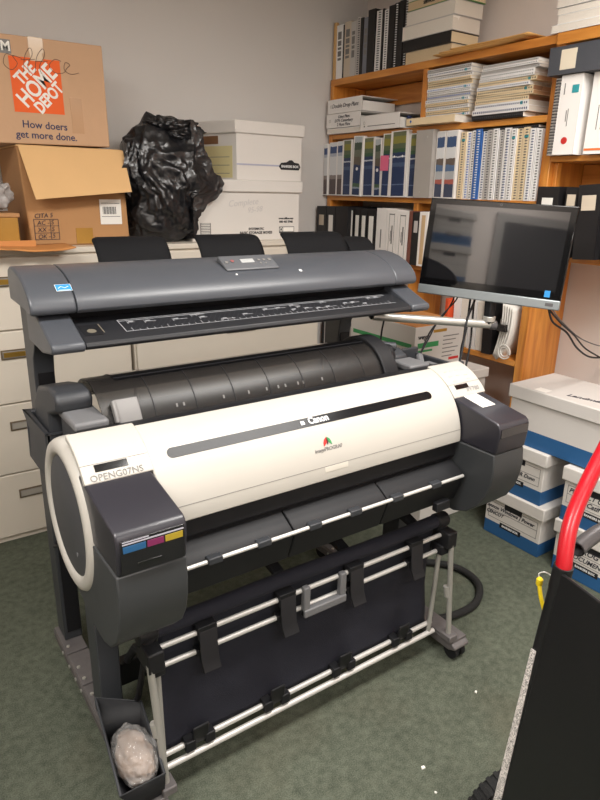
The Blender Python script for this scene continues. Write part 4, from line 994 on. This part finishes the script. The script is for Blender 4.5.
b = B(); b.prism([(1.78, .94), (1.78, 1.04), (1.60, 1.075), (1.56, 1.055), (1.56, .94)], 'x', 1.50, 1.56); b.build('drive_cover', [DKGREY], pt, bevel=.008)
b = B(); b.box(1.45, 1.62, 1.43, 1.56, .95, 1.030); b.build('drive_tray', [BLACKP], pt, bevel=.006)
b = B(); b.box(1.47, 1.56, 1.45, 1.55, 1.03, 1.052); b.build('tray_block', [MIDGREY], pt, bevel=.006)
b = B(); b.box(1.56, 1.70, 1.42, 1.44, .94, 1.045); b.box(1.56, 1.70, 1.44, 1.66, .94, .97); b.box(1.685, 1.70, 1.44, 1.66, .94, 1.03); b.box(1.56, 1.70, 1.645, 1.66, .94, 1.05); b.build('parts_tray', [DKGREY], pt, bevel=.004)
b = B(); b.cyl((1.59, 1.50, .98), (1.66, 1.60, 1.03), .014, 10); b.box(1.60, 1.67, 1.50, 1.56, .97, 1.02); b.build('tray_parts', [MIDGREY], pt, bevel=.003)
b = B(); b.cyl((1.43, 1.62, 1.095), (1.52, 1.585, 1.085), .016, 12); b.build('release_lever', [DKGREY], pt, bevel=.003)

# catch basket
BYp = 1.272
for zz, yy, x0, x1, r_, nm in ((.496, BYp, .478, 1.492, .0085, 'basket_rod'), (.434, BYp+.004, .488, 1.492, .0085, 'basket_rod'), (.133, BYp+.012, .478, 1.50, .0095, 'basket_rod'), (.100, BYp, .470, 1.505, .0105, 'basket_rod')):
    B().cyl((x0, yy, zz), (x1, yy, zz), r_*.88, 14).build(nm, [ALU], pt)
bcl = B(); 
def cloth(u_, v_):
    x = .485+1.0*u_; z = .525-.395*v_
    y = 1.298+.018*math.sin(v_*PI)+.008*noise.noise(Vector((u_*7, v_*3, 1)))*math.sin(v_*PI)+.004*noise.noise(Vector((u_*16, v_*9, 4)))
    return (x, y, z)
bcl.grid(cloth, 48, 20); bk = bcl.build('basket_cloth', [NAVY], pt, solid=.003, smooth=80)
b = B(); b.tube([(x, 1.298, .535+.002*math.sin(x*9)) for x in [.458+i*.0531 for i in range(21)]], .0225, 14); b.build('rolled_cloth', [NAVY], pt, smooth=80)
for xx in (.605, .858, 1.112, 1.368):
    b = B(); b.M = Matrix.Translation((xx, 0, 0))
    b.box(-.028, .028, BYp-.014, BYp+.016, .478, .516); b.prism([(BYp-.016, .500), (BYp-.012, .505), (BYp-.016, .42), (BYp-.034, .388), (BYp-.040, .390), (BYp-.024, .42)], 'x', -.026, .026)
    b.box(-.03, .03, BYp-.010, BYp+.016, .422, .446); b.build('basket_clip', [BLACKP], bk, bevel=.003)
for xx in (.578, .832, 1.09, 1.347):
    b = B(); b.M = Matrix.Translation((xx, 0, 0))
    b.box(-.045, -.015, BYp-.008, BYp+.026, .118, .152); b.box(.015, .045, BYp-.008, BYp+.026, .118, .152)
    b.prism([(BYp+.004, .125), (BYp-.004, .135), (BYp-.012, .195), (BYp-.006, .197), (BYp+.006, .14)], 'x', -.024, .024); b.build('basket_clip', [BLACKP], bk, bevel=.003)
b = B(); x0, x1 = .912, 1.068; z0, z1 = .412, .512; yy = BYp-.008
b.box(x0, x0+.022, yy-.012, yy+.008, z0, z1); b.box(x1-.022, x1, yy-.012, yy+.008, z0, z1); b.box(x0, x1, yy-.016, yy+.006, z0, z0+.026); b.build('basket_handle', [MIDGREY], bk, bevel=.004)
for side, xm in ((-1, .452), (1, 1.512)):
    b = B(); b.box(xm-.022, xm+.022, 1.232, 1.315, .455, .515); b.cyl((xm, 1.298, .50), (xm, 1.298, .545), .026, 16); b.cyl((xm-.026, 1.298, .535), (xm+.026, 1.298, .535), .027, 16); b.box(xm-.03 if side > 0 else xm-.012, xm+.03 if side < 0 else xm+.012, 1.25, 1.30, .425, .462)
    b.build('basket_joint', [BLACKP], pt, bevel=.005)
    x_t, x_b = (.437, .456) if side < 0 else (1.515, 1.535)
    b = B(); b.tube([(x_t, 1.242, .48), (x_b, 1.225, .088)], .0095, 12); b.tube([(x_t+.001, 1.242, .3), (x_t+.006, 1.238, .26)], .0115, 12); b.build('support_rod', [RODG], pt)
    x_t2, x_b2 = (.467, .470) if side < 0 else (1.500, 1.482)
    b = B(); b.tube([(x_t2, 1.275, .45), (x_b2, 1.275, .105)], .0085, 12); b.build('support_rod', [RODG], pt)
    b = B(); b.box(x_b-.02, x_b+.02, 1.20, 1.25, .082, .108); b.build('rod_socket', [FOOTM], pt, bevel=.004)
    b = B(); b.tube([(xm+.0, 1.30, .47), (xm+.01, 1.42, .40), (xm+.012, 1.50, .30)], .012, 10); b.tube([(xm+.0, 1.305, .47), (xm+.002, 1.40, .25), (xm+.01, 1.5, .12)], .009, 8); b.build('rear_strut', [BLACKP], pt)
for xx, yy in ((.56, 1.42), (.88, 1.42), (1.12, 1.40), (1.42, 1.40)):
    b = B(); b.prism([(yy, .66), (yy+.05, .66), (yy+.03, .54), (yy-.08, .52), (yy-.08, .535), (yy, .56)], 'x', xx-.018, xx+.018); b.build('basket_bracket', [BLACKP], pt, bevel=.003)

# ------------------------------------------------------------------ scanner on its own uprights
sc = thing('wide_format_scanner', 'dark grey wide format scanner raised on two uprights behind the printer', 'scanner', (.99, 1.95, .086))
lidp = [(1.655, 1.288), (1.646, 1.297), (1.646, 1.309), (1.655, 1.327), (1.675, 1.347), (1.705, 1.366), (1.745, 1.381), (1.785, 1.390), (1.82, 1.394), (1.85, 1.393), (1.872, 1.385), (1.882, 1.365), (1.882, 1.30), (1.72, 1.296)]
SL0, SL1 = .338, 1.664
B().prism(lidp, 'x', .4535, 1.5605).build('scanner_lid', [SCAN], sc, bevel=.002, smooth=30)
for x0, x1 in ((SL0, .452), (1.562, SL1)): B().prism(lidp, 'x', x0, x1).build('lid_end_cap', [SCAN], sc, bevel=.006, smooth=30, seg=3)
def lidW(x, y):                 # plane on the lid at depth y
    for k in range(3, len(lidp)-1):
        (y0, z0), (y1, z1) = lidp[k], lidp[k+1]
        if y0 <= y <= y1:
            z = z0+(z1-z0)*(y-y0)/(y1-y0); d_ = Vector((0, y1-y0, z1-z0)).normalized(); return frame(Vector((x, y, z)), (1, 0, 0), d_)
b = B(); b.M = lidW(.432, 1.682); b.box(-.020, .020, -.013, .013, 0, .0006, 0); b.box(-.019, .019, -.012, .012, .0005, .0009, 1); st_ = b.build('energy_sticker', [PAPERW, STICK], sc)
b = B(); b.M = lidW(.432, 1.682); b.tube([(-.014, -.003, .001), (-.006, .004, .001), (.003, -.002, .001), (.013, .004, .001)], .0009, 5); b.box(-.015, .015, -.0105, -.009, .0008, .0012); b.build('sticker_print', [PRINTW], st_)
# control panel
b = B(); CPM = lidW(1.012, 1.735); b.M = CPM.copy()
b.prism([(-.036, 0), (.038, 0), (.038, .014), (.030, .016), (-.034, .006)], 'x', -.094, .094); cp = b.build('control_panel', [mat('panel_grey', srgb(92, 94, 98), .45)], sc, bevel=.003)
CP2 = CPM @ Matrix.Translation((0, 0, .0115)) @ Matrix.Rotation(R(10.3), 4, 'X')
b = B(); b.M = CP2.copy(); b.box(-.028, .018, -.006, .012, 0, .0014); b.build('panel_display', [mat('display_grey', srgb(170, 172, 172), .25)], cp)
b = B(); b.M = CP2.copy()
for xx, yy, r_ in ((-.085, 0, .0055), (-.062, .004, .006), (.04, .005, .005), (.06, .005, .005), (.082, .005, .0065), (.04, -.012, .003), (.06, -.012, .003)): b.lathe([(r_, 0), (r_, .002), (r_*.7, .0025)], (xx*.93, yy, 0), 'z', 12)
b.build('panel_button', [PRINTG], cp)
b = B(); b.M = CP2.copy(); b.lathe([(.006, .002), (.006, .003)], (-.058, .004, 0), 'z', 12); b.build('red_button', [mat('dim_red_button', srgb(140, 84, 84), .5)], cp)
b = B(); b.M = lidW(.945, 1.69); b.box(-.003, .003, -.003, .003, 0, .0006); b.M = lidW(1.18, 1.69); b.box(-.005, .005, -.005, .005, 0, .0006); b.build('lid_mark', [PRINTW], sc)
# bed / feed table
bed = [(1.562, 1.211), (1.556, 1.219), (1.560, 1.229), (1.575, 1.234), (1.73, 1.270), (1.90, 1.270), (1.90, 1.20), (1.66, 1.196)]
B().prism(bed, 'x', .442, 1.560).build('feed_table', [SCAND], sc, bevel=.002, smooth=40)
for x0, x1, c0, c1 in ((.358, .4405, .362, .362), (1.5615, 1.645, 1.64, 1.64)):
    B().prism([(1.560, 1.208), (1.552, 1.220), (1.558, 1.233), (1.575, 1.238), (1.70, 1.290), (1.80, 1.292), (1.80, 1.20), (1.66, 1.192)], 'x', x0, x1).build('table_end_cap', [SCAN], sc, bevel=.005, smooth=40)
d_ = Vector((0, .155, .036)).normalized(); BW = frame((.0, 1.575, 1.2345), (1, 0, 0), d_)
b = B(); b.M = BW.copy()
for vv in (.022, .088, .096): b.box(.56, 1.52, vv, vv+.0014, 0, .0005)
b.box(.56, .5615, .022, .096, 0, .0005)
rr = random.Random(3)
for k in range(46):
    xx = .58+k*.0204; b.box(xx, xx+.0012, .022, .022+(.012 if k % 5 else .02), 0, .0005)
for k in range(22):
    xx = .57+rr.random()*.93; yy = .034+rr.random()*.05; b.box(xx, xx+rr.uniform(.01, .05), yy, yy+.0012, 0, .0005); b.box(xx+.004, xx+.018, yy+.004, yy+.0075, 0, .0005); b.box(xx, xx+.0012, yy-.008, yy+.008, 0, .0005)
b.build('size_guide_print', [mat('pale_guide_print', srgb(170, 172, 176), .5)], sc)
b = B(); b.M = BW.copy()
for k in range(62): 
    xx = .57+k*.0155; b.add([(xx, .03, .0003), (xx+.0008, .03, .0003), (xx+.042, .086, .0003), (xx+.0412, .086, .0003)], [(0,1,2,3)])
b.build('hatch_print', [mat('dim_guide_print', srgb(74, 75, 80), .5)], sc)
b = B(); b.M = BW.copy(); b.box(.452, .50, .02, .085, 0, .0006); b.build('corner_plate', [BLACKP], sc)
b = B(); b.M = BW.copy(); b.lathe([(.012, 0), (.012, .001)], (.476, .045, 0), 'z', 14); b.box(.503, .506, .03, .085, 0, .001); b.build('corner_mark', [mat('dim_gold', srgb(110, 104, 92), .4)], sc)
B().prism([(1.74, 1.20), (1.70, 1.285), (1.76, 1.30), (1.96, 1.33), (1.985, 1.30), (1.985, 1.19)], 'x', .41, 1.60).build('scanner_body', [BLACKP], sc, bevel=.004)
for x0, x1 in ((.392, .452), (1.556, 1.616)):
    b = B(); b.prism([(1.60, 1.205), (1.74, 1.29), (2.045, 1.29), (2.045, .087), (1.955, .087), (1.955, 1.05), (1.945, 1.11), (1.91, 1.155), (1.85, 1.18), (1.66, 1.197)], 'x', x0, x1); up_ = b.build('upright', [STEEL], sc, bevel=.003)
    B().box(x0+.010, x1-.004, 1.951, 1.957, .12, 1.06).build('upright_channel', [BLACKP], up_)
    b = B(); b.lathe([(.005, -.002), (.005, 0)], (x0, 1.68, 1.232), 'x', 10); b.build('side_screw', [BLACKP], up_)
for k, (x0, x1, zt) in enumerate(((.612, .850, 1.448), (.958, 1.205, 1.448), (1.305, 1.585, 1.450), (1.60, 1.725, 1.428))):
    b = B()
    def gd(u_, v_, x0=x0, x1=x1, zt=zt):
        w = x1-x0; vv = v_*1.25
        if vv <= 1: inset = .028*max(0, (vv-.72)/.28)**2.2; y = 1.94+.095*vv**1.6; z = 1.34+(zt-1.34)*math.sin(vv*PI/2)
        else: q = (vv-1)*4; inset = .028; y = 2.035+.02*q; z = zt-.001*q*q
        return (x0+inset+(w-2*inset)*u_, y, z)
    b.grid(gd, 16, 20); b.build('paper_guide', [MATBLK], sc, solid=.003)
# monitor arm
b = B(); b.tube([(1.60, 1.80, 1.150), (2.035, 1.575, 1.114)], .0165, 16); ar = b.build('monitor_arm', [CHROME], sc)
b = B(); b.tube([(2.02, 1.583, 1.113), (2.042, 1.571, 1.111)], .0178, 16); b.build('arm_end_cap', [GREYT], ar)
b = B(); b.tube([(1.60, 1.80, 1.148), (1.60, 1.86, 1.19)], .0145, 12); b.build('arm_root', [BLACKP], ar)

# ------------------------------------------------------------------ touch screen computer on the arm
a_, t_, r_ = R(26.0), R(7.1), R(2.0)
n_ = Vector((-math.cos(a_)*math.cos(t_), -math.sin(a_)*math.cos(t_), math.sin(t_))); u_ = Vector((math.sin(a_), -math.cos(a_), 0)); v_ = n_.cross(u_)
if v_.z < 0: v_ = -v_
u2 = math.cos(r_)*u_-math.sin(r_)*v_; v2 = math.sin(r_)*u_+math.cos(r_)*v_
MM = Matrix((u2, v2, n_)).transposed().to_4x4(); MM.translation = Vector((2.011, 1.598, 1.410))
mo = thing('computer_monitor', 'wide black screen computer on a metal arm in front of the bookcase', 'monitor'); mo.matrix_world = MM; WM[mo] = MM
def mb(): q = B(); q.M = MM.copy(); return q
hw, hh = .2725, .1675
b = mb(); b.box(-hw, hw, -hh-.034, hh, -.022, 0); b.build('bezel', [BEZEL], mo, bevel=.003)
b = mb(); b.box(-hw+.024, hw-.024, -hh+.028, hh-.022, 0, .0006); b.build('screen', [SCREEN], mo)
b = mb(); b.box(-hw-.0005, hw+.0005, -hh-.036, -hh, -.024, .004); ch = b.build('chin_bar', [CHINM], mo, bevel=.004)
b = mb(); b.box(hw-.05, hw-.022, -hh-.024, -hh-.012, .004, .005); b.build('chin_badge', [GREYT], ch)
b = mb(); b.box(hw-.06, hw-.04, -hh+.008, -hh+.032, .0006, .0012); b.build('blue_sticker', [STICK], mo)
b = mb(); b.box(-.05, .2, -.14, .12, -.06, -.022); b.build('rear_shell', [BLACKP], mo, bevel=.01)
b = mb(); b.lathe([(.003, 0), (.003, .0006)], (0, hh-.011, 0), 'z', 10); b.build('camera_lens', [GREYT], mo)
b = B(); b.box(2.0, 2.03, 1.572, 1.602, 1.118, 1.215); b.build('mount_post', [BLACKP], mo, bevel=.003)
b = B(); b.cyl((2.015, 1.587, 1.128), (2.015, 1.587, 1.148), .026, 16); b.build('mount_collar', [CHROME], mo, bevel=.002)

def cable(name, label, pts, r, m, cat='cable', group=None, n=8):
    b = B(); b.tube(spline(pts, 10), r, n); return tag(b.build(name, [m], None, smooth=80), label, cat, group)
cable('computer_cable', 'thick black cable sagging from the monitor corner to the wall, lowest loop', [(2.12, 1.43, 1.23), (2.12, 1.403, 1.2), (2.22, 1.439, 1.13), (2.35, 1.453, 1.07), (2.5, 1.488, .981), (2.65, 1.508, .917), (2.83, 1.53, .888)], .0042, BLACKP)
cable('computer_cable', 'black cable looping just inside the lowest loop beside the wall', [(2.125, 1.43, 1.225), (2.12, 1.399, 1.197), (2.25, 1.428, 1.129), (2.4, 1.451, 1.056), (2.6, 1.505, .961), (2.83, 1.525, .87)], .0036, BLACKP)
cable('computer_cable', 'thin grey cable sagging from the monitor corner above the black ones', [(2.13, 1.42, 1.225), (2.12, 1.386, 1.199), (2.3, 1.451, 1.121), (2.5, 1.482, 1.026), (2.75, 1.527, .952), (2.84, 1.535, .945)], .0028, GREYT)
cable('hanging_cable', 'black cable hanging straight from under the monitor middle', [(2.045, 1.69, 1.23), (2.03, 1.68, 1.188), (1.927, 1.62, 1.135), (1.895, 1.6, 1.043), (1.824, 1.55, .957), (1.80, 1.53, .80)], .0048, BLACKP)
cable('hanging_cable', 'black cable hanging at the far side of the straight bundle', [(2.05, 1.69, 1.225), (2.03, 1.68, 1.188), (1.984, 1.64, 1.106), (1.961, 1.62, 1.031), (1.876, 1.56, .947), (1.85, 1.54, .8)], .0042, BLACKP)
cable('hanging_cable', 'black cable bowing out of the hanging bundle behind the arm', [(2.02, 1.69, 1.225), (2.005, 1.68, 1.19), (2.023, 1.7, 1.071), (1.958, 1.66, 1.003), (1.896, 1.6, .926), (1.87, 1.56, .8)], .0042, BLACKP)
cable('slanting_cable', 'thin black cable slanting from the monitor down to the printer end', [(2.02, 1.76, 1.225), (2.002, 1.75, 1.188), (1.862, 1.7, 1.136), (1.741, 1.64, 1.073), (1.659, 1.6, 1.03), (1.60, 1.58, 1.0)], .003, BLACKP)
cable('slanting_cable', 'thin black cable curving behind the arm down to the printer end', [(2.0, 1.76, 1.225), (1.984, 1.75, 1.19), (1.982, 1.78, 1.136), (1.834, 1.72, 1.079), (1.663, 1.6, 1.033), (1.61, 1.57, .99)], .003, BLACKP)
cable('short_cable', 'short black cable dropping below the scanner table end', [(1.64, 1.80, 1.20), (1.638, 1.78, 1.143), (1.604, 1.75, 1.105), (1.571, 1.72, 1.05)], .0035, BLACKP)
cable('power_hose', 'thick black cable looping on the carpet beside the wheeled stand foot', [(1.56, 1.95, .018), (1.75, 1.80, .018), (1.93, 1.665, .018), (1.992, 1.56, .018), (1.975, 1.455, .018), (1.90, 1.385, .018), (1.80, 1.355, .018), (1.66, 1.375, .018), (1.50, 1.46, .018)], .0155, RUBBER, n=12)
b = B(); b.tube([(.372, 1.60, .665), (.345, 1.72, .60), (.36, 1.78, .57), (.38, 1.78, .60)], .004, 8); tag(b.build('hook_wire', [BLACKP], None), 'small black wire hook hanging behind the printer end disc', 'hook')

# ------------------------------------------------------------------ black bin on the stand foot with its crumpled bag
def hexa(b, base, top, m=0): return b.add(base+top, [(3,2,1,0),(0,1,5,4),(1,2,6,5),(2,3,7,6),(3,0,4,7)], m)
tb = thing('desk_tray_bin', 'open black plastic bin standing on the stand foot at the basket end', 'bin', (.40, 1.33, .087))
zt = .205
outer_b = [(.368, 1.215, .088), (.443, 1.215, .088), (.452, 1.41, .088), (.372, 1.43, .088)]
outer_t = [(.322, 1.185, zt-.02), (.437, 1.185, zt-.02), (.462, 1.405, zt+.02), (.352, 1.455, zt+.05)]
b = B(); hexa(b, outer_b, outer_t); tbo = b.build('bin_shell', [BLACKP], tb, solid=.005, smooth=25)
b = B(); b.tube([Vector(p) for p in outer_t], .004, 8, closed=True); b.build('bin_rim', [DKGREY], tb)
o = thing('plastic_wrapped_part', 'crumpled clear plastic bag around beige parts lying in the black bin', 'bag', (.395, 1.29, .12))
blob((.396, 1.285, .175), (.046, .075, .052), 6, .12, 2.2, 4).build('beige_parts', [mat('beige_content', srgb(158, 132, 112), .6, var=.35, scale=26)], o, smooth=60)
blob((.396, 1.285, .180), (.056, .088, .062), 9, .09, 2.2, 5).build('clear_bag', [clear_mat('clear_bag_film', (.50, .49, .48, 1), .62, .06, 1.0)], o, smooth=70)

# ------------------------------------------------------------------ folding cart in the foreground
ct = thing('folding_cart', 'black hand cart with glossy red grip tube standing in front of the archive boxes', 'hand cart', (1.0, .45, 0))
T0, T1 = Vector((1.016, .560, .932)), Vector((1.028, .628, .13))
pv = Vector((-.237, -.971, 0)); pn = Vector((-.971, .237, 0))
b = B(); b.tube([T0, T1], .0172, 20); b.tube([T0+(T0-T1).normalized()*.001, T0-(T0-T1).normalized()*.05], .0185, 20)
ft = b.build('frame_tube', [CARTB], ct)
b = B(); b.tube([T0+pv*.46, T1+pv*.46], .0172, 16); b.build('frame_tube', [CARTB], ct)
b = B()
p0 = T0+(T1-T0)*.008; p1 = T1
vs = []
for o_ in (.008, .014):
    for q_ in (p0+pv*.010, p0+pv*.45, p1+pv*.45, p1+pv*.010): vs.append(q_+pn*o_)
b.add(vs, [(0,1,2,3),(7,6,5,4),(0,4,5,1),(1,5,6,2),(2,6,7,3),(3,7,4,0)]); b.build('cart_panel', [CARTB], ct, bevel=.004)
b = B(); e0, e1 = Vector((1.020, .583, .728)), T1+(T0-T1)*.06
side_ = pn*.0165+pv*.006; wv = (pv*.0075-pn*.002)
b.add([e0+side_-wv*1.0, e0+side_+wv*.4, e1+side_+wv*1.2, e1+side_-wv*1.2]+[e0+side_-wv+pn*.002, e0+side_+wv*.4+pn*.002, e1+side_+wv*1.2+pn*.002, e1+side_-wv*1.2+pn*.002], [(0,1,2,3),(7,6,5,4),(0,4,5,1),(1,5,6,2),(2,6,7,3),(3,7,4,0)])
b.build('chipped_edge', [WORN], ct)
rp = [T0-(T0-T1).normalized()*.03, T0, Vector((1.030, .570, .974)), Vector((1.053, .580, 1.012)), Vector((1.092, .590, 1.052)), Vector((1.160, .602, 1.112)), Vector((1.225, .60, 1.20)), Vector((1.235, .54, 1.285)), Vector((1.20, .36, 1.29)), Vector((1.15, .18, 1.27)), Vector((1.09, .12, 1.20)), Vector((.95, .118, 1.0)), T0+pv*.46]
b = B(); b.tube(spline(rp, 8), .0152, 20); b.build('grip_tube', [RED], ct, smooth=80)
b = B(); gp = [Vector((1.108, .590, .922)), Vector((1.155, .594, .928)), Vector((1.205, .590, .936)), Vector((1.27, .56, .95))]
b.tube(spline(gp, 6), .0165, 20, caps=False); b.tube(spline(gp, 6), .0135, 20, caps=False); b.build('crossbar_tube', [GREYT], ct, smooth=80)
# wheels
wc = Vector((1.128, .655, .1305))
ax = Vector((.237, .971, 0))
def wheel(c):
    b = B(); q = ax.to_track_quat('Z', 'Y').to_matrix().to_4x4(); q.translation = c; b.M = q
    b.lathe([(.03, -.020), (.09, -.022), (.115, -.026), (.125, -.018), (.128, 0), (.125, .018), (.115, .026), (.09, .022), (.03, .020)], (0, 0, 0), 'z', 48, 0)
    for k in range(36):
        a = 2*PI*k/36; b.M = q @ Matrix.Rotation(a, 4, 'Z'); b.box(.120, .1305, -.005, .005, -.020, .020, 0)
    b.M = q; b.lathe([(.0001, -.022), (.028, -.022), (.03, 0), (.028, .022), (.0001, .022)], (0, 0, 0), 'z', 24, 1)
    return b
wheel(wc).build('wheel', [RUBBER, GREYT], ct, smooth=40)
wheel(wc-ax*.50).build('wheel', [RUBBER, GREYT], ct, smooth=40)
B().cyl(wc, wc-ax*.50, .009, 12).build('axle', [GREYT], ct)
b = B(); b.tube([T1, T1+(T1-T0)*.05, wc-ax*.03+Vector((0, 0, .0))], .014, 12); b.tube([T1+pv*.46, wc-ax*.47], .014, 12); b.build('axle_bracket', [CARTB], ct)
# bungee hook
bg = thing('bungee_cord', 'yellow bungee cord with silver wire hook caught on the black cart tube', 'cord', (1.03, .6, .8))
b = B(); b.tube(spline([(1.030, .612, .860), (1.027, .604, .838), (1.028, .593, .812), (1.032, .583, .790), (1.030, .577, .765)], 6), .0042, 10); b.build('yellow_cord', [YELLOW], bg, smooth=80)
b = B(); b.lathe([(.004, -.010), (.0065, -.006), (.0065, .006), (.003, .010)], (1.030, .612, .862), 'z', 12); b.build('cord_sleeve', [YELLOW], bg)
b = B(); b.tube(spline([(1.030, .613, .866), (1.034, .618, .876), (1.043, .610, .880), (1.050, .595, .872), (1.043, .578, .856), (1.030, .567, .846)], 6), .0016, 8); b.build('wire_hook', [CHROME], bg, smooth=80)

# little paper crumbs on the carpet
for k, (x, y) in enumerate(((1.128, .938), (1.492, 1.05), (.93, .93), (1.10, .86))):
    b = B(); b.M = at(x, y, 0, 40*k); s_ = (.007, .005, .004, .004)[k]; b.prism([(-s_, -s_*.5), (s_*.8, -s_*.7), (s_, s_*.4), (-s_*.3, s_*.8)], 'z', .0005, .004)
    tag(b.build('paper_scrap', [PAPERW], None), ['largest white paper scrap on the open carpet in front of the basket', 'small paper scrap on the carpet near the stand caster', 'tiny pale scrap on the carpet under the basket front', 'tiny pale scrap on the open carpet beside the largest one'][k], 'scrap', 'paper scraps on the carpet')

# ------------------------------------------------------------------ the side of the room mirrored in the monitor
t = thing('storage_cabinet', 'tall cream storage cabinet at the wall opposite the bookcase, carrying archive boxes', 'cabinet', (-1.3, 1.25, 0))
B().box(-1.68, -.93, .98, 1.5, 0, 1.60).build('carcass', [CREAM], t, bevel=.004)
for y0, y1 in ((.985, 1.238), (1.242, 1.495)): B().box(-.93, -.915, y0, y1, .05, 1.585).build('cabinet_door', [CREAM], t, bevel=.003)
def at180(x, y, z): return Matrix.Translation((x, y, z)) @ Matrix.Rotation(PI, 4, 'Z')
banker_box('archive_box', 'white and blue archive box on the tall cabinet mirrored low in the monitor', 'box', at180(-.92, 1.255, 1.60), w=.36, h=.30, blue=.05, wsize=.03)
banker_box('archive_box', 'white and blue archive box uppermost on the tall cabinet mirrored in the monitor', 'box', at180(-.92, 1.255, 1.90), w=.36, h=.28, blue=.085)
struct('door_1', B().box(LX, LX+.03, -.25, .66, 0, 2.30), mat('dark_door', srgb(58, 56, 56), .5))
struct('trim_1', B().box(LX, LX+.045, -.33, -.25, 0, 2.38).box(LX, LX+.045, .66, .74, 0, 2.38).box(LX, LX+.045, -.25, .66, 2.30, 2.38), mat('door_trim', srgb(150, 146, 142), .5))

# ------------------------------------------------------------------ ceiling lights and camera
def troffer(x, y, w, d, e, label):
    t = thing('ceiling_light', label, 'ceiling light', (x, y, CZ), group='ceiling lights')
    b = B(); b.box(x-w/2-.03, x+w/2+.03, y-d/2-.03, y+d/2+.03, CZ-.03, CZ-.001); b.build('light_housing', [PRINTW], t, bevel=.004)
    l = bpy.data.lights.new('fluorescent_panel', 'AREA'); l.shape = 'RECTANGLE'; l.size = w; l.size_y = d; l.energy = e; l.color = (1.0, .965, .92)
    o = bpy.data.objects.new('fluorescent_panel', l); C.objects.link(o); o.location = (x, y, CZ-.035); return t
troffer(1.62, .66, 1.2, .6, 52, 'fluorescent ceiling panel above the hand cart')
troffer(-.75, .66, 1.2, .6, 52, 'fluorescent ceiling panel beside the camera, near the door')
troffer(.4, -1.3, 1.2, .6, 46, 'fluorescent ceiling panel behind the camera')
w = bpy.data.worlds.new('room_world'); bpy.context.scene.world = w; w.use_nodes = True
w.node_tree.nodes['Background'].inputs[0].default_value = (.9, .9, 1, 1); w.node_tree.nodes['Background'].inputs[1].default_value = .05

cam = bpy.data.cameras.new('camera'); co = bpy.data.objects.new('camera', cam); C.objects.link(co)
yaw, pit, rol = .61297646, -.32050139, .02102385
fw = Vector((math.sin(yaw)*math.cos(pit), math.cos(yaw)*math.cos(pit), math.sin(pit)))
r0 = Vector((math.cos(yaw), -math.sin(yaw), 0)); u0 = r0.cross(fw)
rt = math.cos(rol)*r0+math.sin(rol)*u0; upv = -math.sin(rol)*r0+math.cos(rol)*u0
Mc = Matrix((rt, upv, -fw)).transposed().to_4x4(); Mc.translation = Vector((0, 0, 1.6)); co.matrix_world = Mc
cam.sensor_fit = 'AUTO'; cam.sensor_width = 36; cam.lens = 36*630/800; cam.clip_start = .02
S = bpy.context.scene; S.camera = co
S.view_settings.view_transform = 'Standard'; S.view_settings.look = 'None'; S.view_settings.gamma = 1; S.view_settings.use_curve_mapping = False
S.view_settings.exposure = 0.32
